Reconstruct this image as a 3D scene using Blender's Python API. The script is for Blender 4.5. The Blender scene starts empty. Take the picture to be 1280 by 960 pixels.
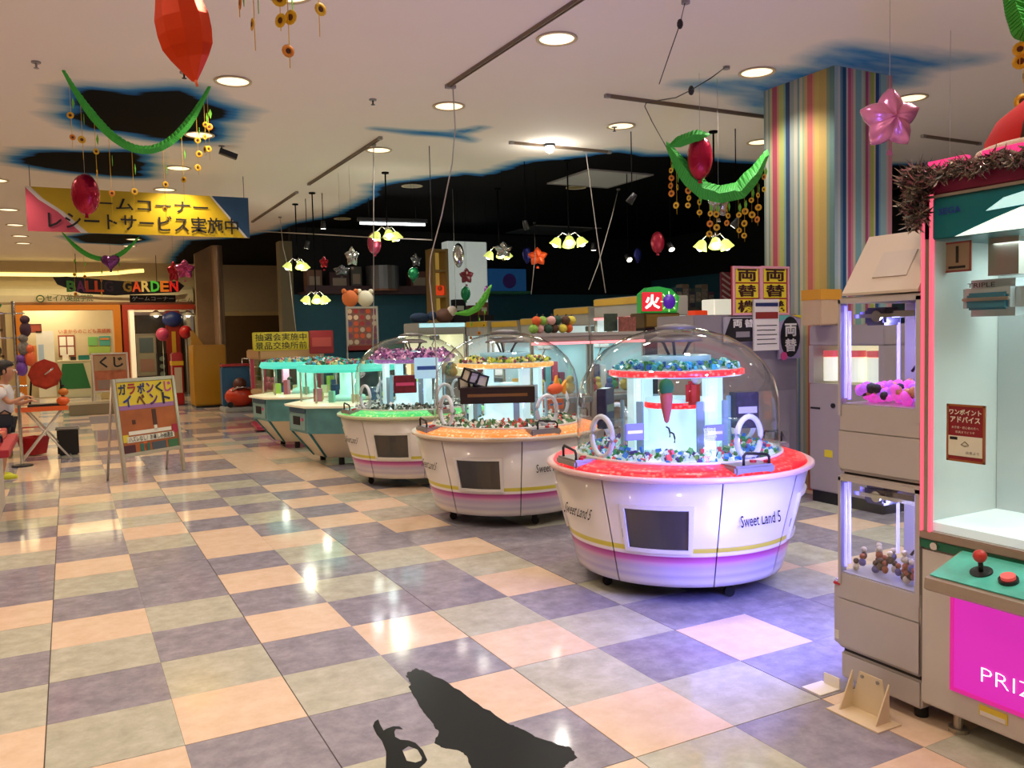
import bpy, bmesh, math, random
from mathutils import Vector, Matrix, Euler
# ------------------------------------------------------------------ camera
S = bpy.context.scene
COL = S.collection
FPX, CAMH, TH, PH, RO = 1046.37, 1.5, 0.48644, 0.0596, -0.0239
_F = Vector((math.sin(TH)*math.cos(PH), math.cos(TH)*math.cos(PH), -math.sin(PH)))
_R = Vector((math.cos(TH), -math.sin(TH), 0)); _U = _R.cross(_F)
_R, _U = _R*math.cos(RO)+_U*math.sin(RO), _U*math.cos(RO)-_R*math.sin(RO)
CAM = Vector((0, 0, CAMH))
cd = bpy.data.cameras.new('camera'); cam = bpy.data.objects.new('camera', cd); COL.objects.link(cam)
cd.sensor_width = 36; cd.lens = 36*FPX/1280; cd.clip_start = 0.05; cd.clip_end = 200
m3 = Matrix((_R, _U, -_F)).transposed(); cam.matrix_world = Matrix.Translation(CAM) @ m3.to_4x4()
S.camera = cam
# ------------------------------------------------------------------ world, exposure, main lights
S.view_settings.view_transform = 'Standard'; S.view_settings.look = 'None'
S.view_settings.gamma = 1; S.view_settings.use_curve_mapping = False
S.view_settings.exposure = -0.02
H = 3.75                                     # ceiling height
w = bpy.data.worlds.new('world'); S.world = w; w.use_nodes = True
w.node_tree.nodes['Background'].inputs[0].default_value = (1.0, 0.8, 0.6, 1)
w.node_tree.nodes['Background'].inputs[1].default_value = 0.12
def light(kind, name, loc, power, color, size=.2, rot=(0,0,0), **kw):
    l = bpy.data.lights.new(name, kind); l.energy = power; l.color = color
    if kind == 'AREA':
        l.shape = kw.get('shape', 'DISK'); l.size = size
        if 'size_y' in kw: l.size_y = kw['size_y']
    elif kind == 'SPOT':
        l.shadow_soft_size = size; l.spot_size = kw.get('angle', 2.0); l.spot_blend = .6
    else: l.shadow_soft_size = size
    o = bpy.data.objects.new(name, l); COL.objects.link(o); o.location = loc; o.rotation_euler = rot
    return o
WARM = (1.0, 0.80, 0.60); NEUT = (1.0, 0.92, 0.87)
# ceiling downlights stand on a 2.05 m grid; those in the black painted part are switched off
LAMPS = []
for i, x in enumerate((-2.85, -.75, 1.38, 3.42, 5.47, 7.52)):
    for j, y in enumerate((-2.4, -.4, 1.6, 3.6, 5.6, 7.65, 9.75, 11.7, 13.4, 16.2, 18.2, 20.0, 21.4)):
        if x > 4.5 and y > 8.5: continue
        if x > 3 and y > 11: continue
        if x > 2 and y > 17: continue
        LAMPS.append((x, y))
for x, y in LAMPS:
    light('SPOT', 'downlight_lamp', (x, y, H-.03), 105 if x > 3 else 100, NEUT if x > 3 else WARM, .11, angle=math.radians(128))
light('AREA', 'tower_side_lamp', (2.98, 2.44, 1.35), 16, (.2, .22, 1), .3, (math.radians(90), 0, 0), shape='RECTANGLE', size_y=.4)
light('AREA', 'tower_side_lamp', (2.98, 2.44, .70), 34, (.18, .2, 1), .3, (math.radians(78), 0, 0), shape='RECTANGLE', size_y=.4)
# ------------------------------------------------------------------ helpers
def at(x, y, D):                             # point seen at pixel (x, y), D metres along the view axis
    return CAM + (_F + _R*((x-640)/FPX) + _U*((480-y)/FPX))*D
def pray(x, y): return _F + _R*((x-640)/FPX) + _U*((480-y)/FPX)
def on_z(x, y, z): d = pray(x, y); return CAM + d*((z-CAMH)/d.z)
def on_y(x, y, Y): d = pray(x, y); return CAM + d*(Y/d.y)
def on_x(x, y, X): d = pray(x, y); return CAM + d*(X/d.x)
def lin(c):
    if isinstance(c, str):
        c = c.lstrip('#'); c = [int(c[i:i+2], 16)/255 for i in (0, 2, 4)]
        c = [v/12.92 if v <= .04045 else ((v+.055)/1.055)**2.4 for v in c]
    return (*c[:3], 1)
MATS = {}
def mat(name, c='#cccccc', rough=.5, metal=0, emit=None, es=1, noise=0, nscale=8, alpha=None, coat=0, bump=0, spec=.5):
    if name in MATS: return MATS[name]
    m = bpy.data.materials.new(name); MATS[name] = m; m.use_nodes = True
    nt = m.node_tree; b = nt.nodes['Principled BSDF']
    b.inputs['Base Color'].default_value = lin(c); b.inputs['Roughness'].default_value = rough
    b.inputs['Metallic'].default_value = metal; b.inputs['Coat Weight'].default_value = coat
    b.inputs['Specular IOR Level'].default_value = spec
    if emit: b.inputs['Emission Color'].default_value = lin(emit); b.inputs['Emission Strength'].default_value = es
    tc = nt.nodes.new('ShaderNodeTexCoord'); nz = nt.nodes.new('ShaderNodeTexNoise')
    nz.inputs['Scale'].default_value = nscale; nz.inputs['Detail'].default_value = 4
    nt.links.new(tc.outputs['Object'], nz.inputs['Vector'])
    mx = nt.nodes.new('ShaderNodeMix'); mx.data_type = 'RGBA'; mx.blend_type = 'MULTIPLY'
    k = max(noise, .04); g = 1-k
    mx.inputs[0].default_value = 1; mx.inputs[6].default_value = lin(c)
    rp = nt.nodes.new('ShaderNodeValToRGB'); rp.color_ramp.elements[0].position = .3; rp.color_ramp.elements[1].position = .7
    rp.color_ramp.elements[0].color = (g, g, g, 1); rp.color_ramp.elements[1].color = (1, 1, 1, 1)
    nt.links.new(nz.outputs['Fac'], rp.inputs[0]); nt.links.new(rp.outputs[0], mx.inputs[7])
    nt.links.new(mx.outputs[2], b.inputs['Base Color'])
    if bump:
        bp = nt.nodes.new('ShaderNodeBump'); bp.inputs['Strength'].default_value = bump; bp.inputs['Distance'].default_value = .01
        nt.links.new(nz.outputs['Fac'], bp.inputs['Height']); nt.links.new(bp.outputs[0], b.inputs['Normal'])
    return m
def glow(name, c, s, base='#ffffff'): return mat(name, base, .4, emit=c, es=s)
def glassm(name='clear acrylic', tint=(1, 1, 1), edge=.85, rough=.03):
    if name in MATS: return MATS[name]
    m = bpy.data.materials.new(name); MATS[name] = m; m.use_nodes = True; nt = m.node_tree; nt.nodes.clear()
    o = nt.nodes.new('ShaderNodeOutputMaterial'); t = nt.nodes.new('ShaderNodeBsdfTransparent'); g = nt.nodes.new('ShaderNodeBsdfGlossy')
    t.inputs[0].default_value = (*tint, 1); g.inputs['Roughness'].default_value = rough
    lw = nt.nodes.new('ShaderNodeLayerWeight'); lw.inputs[0].default_value = .5
    pw = nt.nodes.new('ShaderNodeMath'); pw.operation = 'POWER'; pw.inputs[1].default_value = 3.6; nt.links.new(lw.outputs['Facing'], pw.inputs[0])
    ma = nt.nodes.new('ShaderNodeMath'); ma.operation = 'MULTIPLY_ADD'; ma.inputs[1].default_value = edge; ma.inputs[2].default_value = .035; nt.links.new(pw.outputs[0], ma.inputs[0])
    mx = nt.nodes.new('ShaderNodeMixShader'); nt.links.new(ma.outputs[0], mx.inputs[0])
    nt.links.new(t.outputs[0], mx.inputs[1]); nt.links.new(g.outputs[0], mx.inputs[2]); nt.links.new(mx.outputs[0], o.inputs[0])
    return m
GLASS = glassm(); PANE = glassm('glass pane', (.95, .98, .97), .4)
class MB:
    """collects shapes, links them as one mesh object"""
    def __init__(s): s.bm = bmesh.new(); s.mi = 0
    def _fin(s, vs, mtx=None):
        if mtx is not None: bmesh.ops.transform(s.bm, matrix=mtx, verts=vs)
        fs = {f for v in vs for f in v.link_faces}
        for f in fs: f.material_index = s.mi
        return s
    def use(s, i): s.mi = i; return s
    def box(s, c, d, rot=None, bev=0):
        r = bmesh.ops.create_cube(s.bm, size=1); vs = r['verts']
        bmesh.ops.scale(s.bm, vec=d, verts=vs)
        if bev:
            es = list({e for v in vs for e in v.link_edges})
            rb = bmesh.ops.bevel(s.bm, geom=es, offset=bev, segments=2, affect='EDGES'); vs = list({v for f in rb['faces'] for v in f.verts} | {v for v in vs if v.is_valid})
            # collect the whole island
            st = list(vs); seen = set(vs)
            while st:
                v = st.pop()
                for e in v.link_edges:
                    q = e.other_vert(v)
                    if q not in seen: seen.add(q); st.append(q)
            vs = list(seen)
        M = Matrix.Translation(c)
        if rot: M = M @ Euler(rot).to_matrix().to_4x4()
        return s._fin(vs, M)
    def bx(s, x0, x1, y0, y1, z0, z1, bev=0):
        return s.box(((x0+x1)/2, (y0+y1)/2, (z0+z1)/2), (abs(x1-x0), abs(y1-y0), abs(z1-z0)), None, bev)
    def lathe(s, prof, seg=32, c=(0,0,0), a0=0, a1=None, rot=None, smooth=True):
        full = a1 is None; a1 = 2*math.pi if full else a1
        n = seg if full else seg+1; rings = []; new = []
        for r, z in prof:
            ring = []
            if r < 1e-6:
                v = s.bm.verts.new((0, 0, z)); ring = [v]*n; new.append(v)
            else:
                for i in range(n):
                    a = a0+(a1-a0)*i/seg; v = s.bm.verts.new((r*math.cos(a), r*math.sin(a), z)); ring.append(v); new.append(v)
            rings.append(ring)
        for a, b in zip(rings, rings[1:]):
            for i in range(seg if not full else n):
                j = (i+1) % n
                q = [a[i], a[j], b[j], b[i]]; q = [v for k, v in enumerate(q) if v not in q[:k]]
                if len(q) > 2:
                    try: f = s.bm.faces.new(q); f.smooth = smooth
                    except ValueError: pass
        M = Matrix.Translation(c)
        if rot: M = M @ Euler(rot).to_matrix().to_4x4()
        return s._fin(new, M)
    def cyl(s, c, r, h, seg=20, rot=None, r2=None):   # centre c, height h
        r2 = r if r2 is None else r2
        return s.lathe([(0, -h/2), (r, -h/2), (r2, h/2), (0, h/2)], seg, c, rot=rot, smooth=False)
    def sph(s, c, r, seg=12, sc=(1,1,1)):
        rv = bmesh.ops.create_uvsphere(s.bm, u_segments=seg, v_segments=max(4, seg//2+1), radius=r)['verts']
        for f in {f for v in rv for f in v.link_faces}: f.smooth = True
        return s._fin(rv, Matrix.Translation(c) @ Matrix.Diagonal((*sc, 1)))
    def tube(s, pts, r, seg=8, closed=False):
        pts = [Vector(p) for p in pts]; n = len(pts); rings = []; new = []; up = Vector((0, 0, 1))
        for i, p in enumerate(pts):
            a = pts[(i-1) % n] if (closed or i) else p; b = pts[(i+1) % n] if (closed or i < n-1) else p
            t = (b-a).normalized(); x = t.cross(up)
            if x.length < .05: x = t.cross(Vector((0, 1, 0)))
            x.normalize(); y = x.cross(t); rr = r[i] if isinstance(r, (list, tuple)) else r
            ring = [s.bm.verts.new(p + x*(rr*math.cos(2*math.pi*k/seg)) + y*(rr*math.sin(2*math.pi*k/seg))) for k in range(seg)]
            rings.append(ring); new += ring
        for i in range(n if closed else n-1):
            a, b = rings[i], rings[(i+1) % n]
            for k in range(seg):
                f = s.bm.faces.new([a[k], a[(k+1) % seg], b[(k+1) % seg], b[k]]); f.smooth = True
        if not closed: s.bm.faces.new(rings[0][::-1]); s.bm.faces.new(rings[-1])
        return s._fin(new)
    def prism(s, poly, d, axis='z', c=(0,0,0), rot=None):   # 2-D outline pushed along an axis from 0 to d
        def P(u, v, k):
            return {'z': (u, v, k), 'y': (u, k, v), 'x': (k, u, v)}[axis]
        a = [s.bm.verts.new(P(u, v, 0)) for u, v in poly]; b = [s.bm.verts.new(P(u, v, d)) for u, v in poly]; n = len(poly)
        f1 = s.bm.faces.new(a[::-1]); f2 = s.bm.faces.new(b)
        for i in range(n): s.bm.faces.new([a[i], a[(i+1) % n], b[(i+1) % n], b[i]])
        M = Matrix.Translation(c)
        if rot: M = M @ Euler(rot).to_matrix().to_4x4()
        s._fin(a+b, M)
        if n > 4: bmesh.ops.triangulate(s.bm, faces=[f1, f2])
        return s
    def build(s, name, m=None, parent=None, loc=(0,0,0), rot=None, smooth=False):
        bmesh.ops.recalc_face_normals(s.bm, faces=s.bm.faces)
        me = bpy.data.meshes.new(name); s.bm.to_mesh(me); s.bm.free()
        ms = m if isinstance(m, (list, tuple)) else [m]
        for k in ms:
            if k: me.materials.append(k)
        o = bpy.data.objects.new(name, me); COL.objects.link(o); o.location = loc
        if rot: o.rotation_euler = rot
        if parent: o.parent = parent
        return o
def thing(name, label, cat, loc=(0,0,0), rz=0, group=None):
    o = bpy.data.objects.new(name, None); COL.objects.link(o); o.location = loc; o.rotation_euler = (0, 0, rz)
    o.empty_display_size = .1
    return tag(o, label, cat, group)
def tag(o, label, cat, group=None, kind=None):
    o['label'] = label; o['category'] = cat
    if group: o['group'] = group
    if kind: o['kind'] = kind
    return o
def struct(o): o['kind'] = 'structure'; return o
def copy_tree(o, parent=None):
    c = o.copy(); COL.objects.link(c)
    if parent: c.parent = parent
    for ch in list(o.children): copy_tree(ch, c)
    return c
def text(name, s, w, h, m, parent, loc, rot=(math.pi/2, 0, 0), bold=.012, depth=.002, shear=0):
    """flat lettering fitted to w x h, centred on loc"""
    cu = bpy.data.curves.new(name, 'FONT'); cu.body = s; cu.size = 1; cu.offset = bold; cu.extrude = 0; cu.resolution_u = 2; cu.shear = shear
    t = bpy.data.objects.new(name, cu); COL.objects.link(t)
    dg = bpy.context.evaluated_depsgraph_get(); dg.update()
    me = bpy.data.meshes.new_from_object(t.evaluated_get(dg)); bpy.data.objects.remove(t); bpy.data.curves.remove(cu)
    if len(me.vertices):
        xs = [v.co.x for v in me.vertices]; ys = [v.co.y for v in me.vertices]
        x0, x1, y0, y1 = min(xs), max(xs), min(ys), max(ys)
        sx = w/max(x1-x0, 1e-4); sy = h/max(y1-y0, 1e-4)
        for v in me.vertices: v.co = ((v.co.x-(x0+x1)/2)*sx, (v.co.y-(y0+y1)/2)*sy, depth)
    me.materials.clear(); me.materials.append(m)
    o = bpy.data.objects.new(name, me); COL.objects.link(o); o.location = loc; o.rotation_euler = rot
    if parent: o.parent = parent
    return o
FACE_Y = (math.pi/2, 0, 0)                    # lettering that faces -Y
FACE_X = (math.pi/2, 0, -math.pi/2)           # lettering that faces -X
rnd = random.Random(7)
white = mat('white powder coat', '#d9d2c8', .35); whitep = mat('white plastic', '#e6e2dc', .3, coat=.2)
grey = mat('grey metal', '#8f8a86', .4); dark = mat('dark plastic', '#1b1a1c', .45); black = mat('black rubber', '#0b0b0c', .6)
chrome = mat('chrome', '#d8d8d8', .18, 1); alu = mat('brushed aluminium', '#b9b2a8', .35, .9); card = mat('white card', '#e8e2d6', .7)
red = mat('red plastic', '#c0202a', .35); yellow = mat('yellow plastic', '#e0b21e', .45); pinkp = mat('pink plastic', '#d2497c', .35)
teal = mat('teal panel', '#1d6f6c', .35); blue = mat('blue plastic', '#2a4fa8', .4); orange = mat('orange plastic', '#e2632a', .4)
green = mat('green plastic', '#2c8a45', .4); purple = mat('purple plastic', '#6a3b94', .4); brown = mat('brown board', '#4a3322', .6)
ink = mat('black ink', '#0d0c10', .6); flapm = mat('smoked flap', '#37322f', .25, coat=.3)
# ================================================================== SETTING
T, TX, TY = .461, -.147, 2.346
def tile_mat(name, c1, c2, c3):
    m = bpy.data.materials.new(name); m.use_nodes = True; nt = m.node_tree; b = nt.nodes['Principled BSDF']
    tc = nt.nodes.new('ShaderNodeTexCoord'); oi = nt.nodes.new('ShaderNodeObjectInfo'); ad = nt.nodes.new('ShaderNodeVectorMath'); ad.operation = 'ADD'
    ml = nt.nodes.new('ShaderNodeVectorMath'); ml.operation = 'SCALE'; ml.inputs['Scale'].default_value = 7.0
    nt.links.new(oi.outputs['Location'], ml.inputs[0]); nt.links.new(tc.outputs['Object'], ad.inputs[0]); nt.links.new(ml.outputs[0], ad.inputs[1])
    n1 = nt.nodes.new('ShaderNodeTexNoise'); n1.inputs['Scale'].default_value = 9; n1.inputs['Detail'].default_value = 9; n1.inputs['Roughness'].default_value = .7
    nt.links.new(ad.outputs[0], n1.inputs['Vector'])
    r = nt.nodes.new('ShaderNodeValToRGB'); e = r.color_ramp.elements
    e[0].position = .33; e[0].color = lin(c2); e[1].position = .66; e[1].color = lin(c3)
    q = r.color_ramp.elements.new(.5); q.color = lin(c1)
    nt.links.new(n1.outputs['Fac'], r.inputs[0]); nt.links.new(r.outputs[0], b.inputs['Base Color'])
    n2 = nt.nodes.new('ShaderNodeTexNoise'); n2.inputs['Scale'].default_value = 30; nt.links.new(ad.outputs[0], n2.inputs['Vector'])
    mr = nt.nodes.new('ShaderNodeMapRange'); mr.inputs['To Min'].default_value = .07; mr.inputs['To Max'].default_value = .13
    nt.links.new(n2.outputs['Fac'], mr.inputs['Value']); nt.links.new(mr.outputs[0], b.inputs['Roughness'])
    b.inputs['Specular IOR Level'].default_value = .32
    return m
TM = {'O': tile_mat('peach vinyl tile', '#dfc6ac', '#d8bda0', '#e5ceb6'),
      'P': tile_mat('mauve grey vinyl tile', '#928e98', '#827d88', '#a39fa8'),
      'G': tile_mat('green grey vinyl tile', '#b8b7a6', '#a9a998', '#c5c5b6')}
grout = mat('dark joint', '#4a4038', .7)
b = MB(); b.bx(-6, 14, -4, 28, -.06, -.0035)
floor = struct(b.build('floor', grout))
KNOWN = {  # colour of each tile, read from the photograph: row j -> colours from column i0 on
 -2: (4, 'GO'), -1: (4, 'GPOP'), 0: (3, 'POGPPOP'), 1: (0, 'OPPOGPOPPG'), 2: (-1, 'OGOGPOGPPGO'), 3: (-1, 'GPGPOGPGPOGP'),
 4: (-1, 'PGPOPPOPGP'), 5: (-1, 'GOGPGPGPPG'), 6: (-1, 'OPPOPGOPPO'), 7: (-1, 'PGPPGPPPG'), 8: (-1, 'POPOOPOPG'),
 9: (-1, 'GPGOPOGGP'), 10: (-1, 'OPOPGPOG'), 11: (-1, 'POGOPOGO'), 12: (-1, 'GPOPGPOP'), 13: (-1, 'OGPGPOPG'), 14: (-1, 'POGOGPOG')}
rt = random.Random(3)
def tile_colour(i, j):
    c = rt.choice('OOPPG')
    if j in KNOWN:
        i0, s_ = KNOWN[j]
        if 0 <= i-i0 < len(s_): c = s_[i-i0]
    return c
TW = T-.0028
tmesh = {}
for k, m in TM.items():
    b = MB(); b.bx(-TW/2, TW/2, -TW/2, TW/2, -.012, 0); o = b.build('tile', m, floor); tmesh[k] = o.data; bpy.data.objects.remove(o)
cells = [(i, j) for i in range(-13, 31) for j in range(-13, 56)]
def seen(i, j):
    p = Vector((TX+(i+.5)*T, TY+(j+.5)*T, 0)) - CAM; z = p.dot(_F)
    if z < .5: return None
    x = 640+FPX*p.dot(_R)/z; y = 480-FPX*p.dot(_U)/z
    return z if -160 < x < 1440 and y < 1100 else None
order = sorted([(seen(i, j), i, j) for i, j in cells if seen(i, j)])
single = {(i, j) for _, i, j in order[:298]}
rest = MB(); RM = {'O': 0, 'P': 1, 'G': 2}
for i, j in cells:
    c = tile_colour(i, j)
    cx = TX+(i+.5)*T+(.0009 if i % 2 == 0 else -.0009); cy = TY+(j+.5)*T+(.0009 if j % 2 == 0 else -.0009)
    if (i, j) in single:
        o = bpy.data.objects.new('tile', tmesh[c]); COL.objects.link(o); o.parent = floor; o.location = (cx, cy, 0)
    else:
        v = [rest.bm.verts.new((cx+a*TW/2, cy+d*TW/2, 0)) for a, d in ((-1, -1), (1, -1), (1, 1), (-1, 1))]
        f = rest.bm.faces.new(v); f.material_index = RM[c]
o = rest.build('tiling', [TM['O'], TM['P'], TM['G']], floor); o['kind'] = 'stuff'
# ---- ceiling: painted plaster with black-and-blue torn-open murals
def poly_d(p, poly):     # signed distance, negative inside
    x, y = p; d = 1e9; ins = False; n = len(poly)
    for i in range(n):
        ax, ay = poly[i]; bx_, by_ = poly[(i+1) % n]; ex, ey = bx_-ax, by_-ay; wx, wy = x-ax, y-ay
        t = max(0, min(1, (wx*ex+wy*ey)/(ex*ex+ey*ey+1e-12))); d = min(d, (wx-ex*t)**2+(wy-ey*t)**2)
        if (ay > y) != (by_ > y) and x < (bx_-ax)*(y-ay)/(by_-ay)+ax: ins = not ins
    return -math.sqrt(d) if ins else math.sqrt(d)
def cpoly(px): return [tuple(on_z(x, y, H))[:2] for x, y in px]
HOLES = [cpoly([(100, 122), (118, 114), (170, 119), (225, 114), (250, 128), (284, 139), (262, 152), (262, 172), (232, 176), (200, 172), (160, 165), (120, 160), (96, 148), (108, 134)]),
         cpoly([(30, 203), (46, 192), (70, 191), (100, 192), (165, 190), (176, 205), (172, 220), (140, 219), (100, 215), (60, 210)]),
         cpoly([(92, 296), (118, 292), (172, 294), (180, 300), (150, 305), (110, 303)])]
big = cpoly([(300, 298), (352, 288), (372, 280), (425, 270), (452, 256), (476, 246), (480, 233), (505, 229), (545, 224), (580, 219), (602, 221), (628, 216), (650, 208), (668, 203), (700, 200),
             (735, 197), (770, 191), (800, 196), (850, 196), (900, 204), (955, 206), (1010, 210), (1120, 208), (1150, 207), (1185, 211), (1230, 220), (1290, 225)]) 
big += [(16, 5.0), (16, 30), (3.2, 30), (2.7, 24), (2.6, 20)]
HOLES.append(big)
BLUES = [(cpoly([(470, 161), (520, 165), (560, 166), (600, 160), (572, 168), (590, 176), (560, 170), (520, 168)]), .14, .28),
         (cpoly([(945, 108), (975, 92), (1010, 85), (1042, 62), (1060, 62), (1112, 70), (1150, 76), (1210, 76), (1150, 84), (1128, 104), (1100, 102), (1040, 90), (960, 118)]), .15, .6),
         (cpoly([(850, 106), (880, 104), (945, 100), (1000, 96), (1000, 140), (955, 142), (930, 118), (880, 110)]), .18, .5)]
bm = bmesh.new(); step = .07; NX = int(20/step); NY = int(32/step)
x_0, y_0 = -6, -4
lay = bm.verts.layers.float.new('paint'); G = []
boxes = [(min(q[0] for q in h)-1.3, max(q[0] for q in h)+1.3, min(q[1] for q in h)-1.3, max(q[1] for q in h)+1.3) for h in HOLES]
bboxes = [(min(q[0] for q in h)-1.3, max(q[0] for q in h)+1.3, min(q[1] for q in h)-1.3, max(q[1] for q in h)+1.3) for h, _, _ in BLUES]
for i in range(NX+1):
    row = []
    for j in range(NY+1):
        x, y = x_0+i*step, y_0+j*step; v = 9.0
        for h, bb in zip(HOLES, boxes):
            if bb[0] < x < bb[1] and bb[2] < y < bb[3]: v = min(v, poly_d((x, y), h))
        for (h, o0, wd), bb in zip(BLUES, bboxes):
            if bb[0] < x < bb[1] and bb[2] < y < bb[3]:
                v = min(v, o0+max(0, poly_d((x, y), h))*(.5/wd))
        q = bm.verts.new((x, y, H)); q[lay] = max(-1, min(v, 2)); row.append(q)
    G.append(row)
for i in range(NX):
    for j in range(NY):
        bm.faces.new([G[i][j], G[i][j+1], G[i+1][j+1], G[i+1][j]])
me = bpy.data.meshes.new('ceiling'); bm.to_mesh(me); bm.free()
cm = bpy.data.materials.new('painted plaster ceiling'); cm.use_nodes = True; nt = cm.node_tree; bs = nt.nodes['Principled BSDF']; bs.inputs['Roughness'].default_value = .85; bs.inputs['Specular IOR Level'].default_value = .1
an = nt.nodes.new('ShaderNodeAttribute'); an.attribute_name = 'paint'
tc = nt.nodes.new('ShaderNodeTexCoord'); mp = nt.nodes.new('ShaderNodeMapping'); mp.inputs['Scale'].default_value = (.5, 1.7, 1)
nz = nt.nodes.new('ShaderNodeTexNoise'); nz.inputs['Scale'].default_value = 2.4; nz.inputs['Detail'].default_value = 3
nt.links.new(tc.outputs['Object'], mp.inputs[0]); nt.links.new(mp.outputs[0], nz.inputs['Vector'])
ma = nt.nodes.new('ShaderNodeMath'); ma.operation = 'MULTIPLY_ADD'; ma.inputs[1].default_value = .26; ma.inputs[2].default_value = -.13
nt.links.new(nz.outputs['Fac'], ma.inputs[0]); m2 = nt.nodes.new('ShaderNodeMath'); m2.operation = 'ADD'
mg = nt.nodes.new('ShaderNodeMath'); mg.operation = 'MAXIMUM'; mg.inputs[1].default_value = 0  # noise only acts outside the black
nt.links.new(an.outputs['Fac'], m2.inputs[0]); nt.links.new(ma.outputs[0], m2.inputs[1])
rp = nt.nodes.new('ShaderNodeValToRGB'); nt.links.new(m2.outputs[0], rp.inputs[0]); e = rp.color_ramp.elements
e[0].position = .0; e[0].color = lin('#020203'); e[1].position = .40; e[1].color = lin('#ece3d8')
for p, c in ((.015, '#081828'), (.05, '#1b5a94'), (.12, '#3a82ba'), (.20, '#98b2c0')):
    q = rp.color_ramp.elements.new(p); q.color = lin(c)
nt.links.new(rp.outputs[0], bs.inputs['Base Color'])
me.materials.append(cm); ceil = bpy.data.objects.new('ceiling', me); COL.objects.link(ceil); struct(ceil)
# ---- walls
wallm = mat('beige wall paint', '#b5a58c', .8, noise=.06); brownw = mat('brown wainscot', '#5b4020', .7, noise=.1)
tealw = mat('teal wall paint', '#2a5f72', .7, noise=.1); blackw = mat('black wall paint', '#0a0b10', .8, noise=.3)
def wall(name, parts, mats):
    b = MB()
    for k, a in enumerate(parts): b.use(k).bx(*a)
    return struct(b.build(name, mats))
wall('wall_back', [(4.05, 14, 17, 17.2, 0, 2.40), (4.05, 14, 17, 17.2, 2.40, H)], [tealw, blackw])
wall('wall_right', [(13.0, 13.2, -4, 17, 0, 2.75), (13.0, 13.2, -4, 17, 2.75, H)], [tealw, blackw])
wall('wall_left', [(-6.2, -6, -4, 28, 0, H)], [wallm])
wall('wall_near', [(-6, 14, -4.2, -4, 0, H)], [wallm])
wall('wall_far', [(3.3, 14, 26, 26.2, 0, 2.3), (3.3, 14, 26, 26.2, 2.3, H)], [brownw, wallm])
wall('trim_1', [(3.3, 7, 25.97, 26, 2.24, 2.36)], [mat('cream rail', '#c4ae86', .6)])
b = MB(); b.bx(3.8, 4.05, 16.9, 17.2, 0, H-.3); struct(b.build('trim_2', mat('grey green pier', '#6d6448', .6)))
# ---- striped square pillar
PX0, PX1, PY0, PY1 = 5.97, 6.71, 5.19, 6.02
def stripe_mat():
    m = bpy.data.materials.new('striped wallpaper'); m.use_nodes = True; nt = m.node_tree; b = nt.nodes['Principled BSDF']; b.inputs['Roughness'].default_value = .55
    tc = nt.nodes.new('ShaderNodeTexCoord'); sp = nt.nodes.new('ShaderNodeSeparateXYZ'); nt.links.new(tc.outputs['Object'], sp.inputs[0])
    # distance round the corner: (x - X0) along the near face, (y - Y0) along the left face
    su = nt.nodes.new('ShaderNodeMath'); su.operation = 'SUBTRACT'; nt.links.new(sp.outputs[0], su.inputs[0]); nt.links.new(sp.outputs[1], su.inputs[1])
    mr = nt.nodes.new('ShaderNodeMapRange'); mr.inputs['From Min'].default_value = -.83; mr.inputs['From Max'].default_value = .74
    nt.links.new(su.outputs[0], mr.inputs['Value'])
    r = nt.nodes.new('ShaderNodeValToRGB'); r.color_ramp.interpolation = 'LINEAR'
    nt.links.new(mr.outputs[0], r.inputs[0]); nt.links.new(r.outputs[0], b.inputs['Base Color'])
    r2 = nt.nodes.new('ShaderNodeValToRGB')
    return m, nt, b, mr
def stripe_build(parent):
    # flat printed stripes, each a thin strip of paper on the two faces: (start, end, colour)
    left = [(0, .03, '#8fa59a'), (.03, .07, '#c9cbb0'), (.07, .09, '#7fa39c'), (.09, .13, '#d6c48e'), (.13, .20, '#c9586c'), (.20, .23, '#e6a07c'), (.23, .30, '#c9cf72'),
            (.30, .33, '#9ab9a8'), (.33, .36, '#20506f'), (.36, .39, '#3b3f6a'), (.39, .45, '#a6b3a4'), (.45, .50, '#cfc9b0'), (.50, .53, '#7da59d'), (.53, .57, '#e3d4a8'), (.57, .60, '#a9c098'),
            (.60, .64, '#e0b77c'), (.64, .71, '#df7468'), (.71, .74, '#e9a878'), (.74, .80, '#e0c163'), (.80, .90, '#d9b763'), (.90, .94, '#8fa07a'), (.94, 1, '#6f9488')]
    front = [(0, .05, '#b9d6d6'), (.05, .09, '#d9e4dc'), (.09, .13, '#6f9ab0'), (.13, .19, '#185a86'), (.19, .22, '#dfd6cd'), (.22, .27, '#cf5f86'), (.27, .31, '#e59aa4'), (.31, .35, '#e8dcb8'),
             (.35, .45, '#8fc4c4'), (.45, .49, '#cfd8c8'), (.49, .52, '#b9d0a2'), (.52, .57, '#b8527f'), (.57, .61, '#d9a0a8'), (.61, .67, '#b6cf5c'), (.67, .70, '#e4dca6'), (.70, .76, '#1c4f92'), (.76, .79, '#7fb0c8'),
             (.79, .89, '#a8d4d2'), (.89, .93, '#d8c8c0'), (.93, 1, '#e6a3a8')]
    n = 0
    for side, lst in (('L', left), ('F', front)):
        b = MB(); mats = []
        for k, (a, c, h) in enumerate(lst):
            mats.append(mat('paper '+h, tuple(v*.72 for v in lin(h)[:3]), .55)); b.use(k)
            if side == 'L':
                y1 = PY1-(PY1-PY0)*a; y0 = PY1-(PY1-PY0)*c; b.bx(PX0-.004, PX0, y0, y1, 0, H-.002)
            else:
                x0 = PX0+(PX1-PX0)*a; x1 = PX0+(PX1-PX0)*c; b.bx(x0, x1, PY0-.004, PY0, 0, H-.002)
        b.build('striped_wallpaper', mats, parent)
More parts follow.
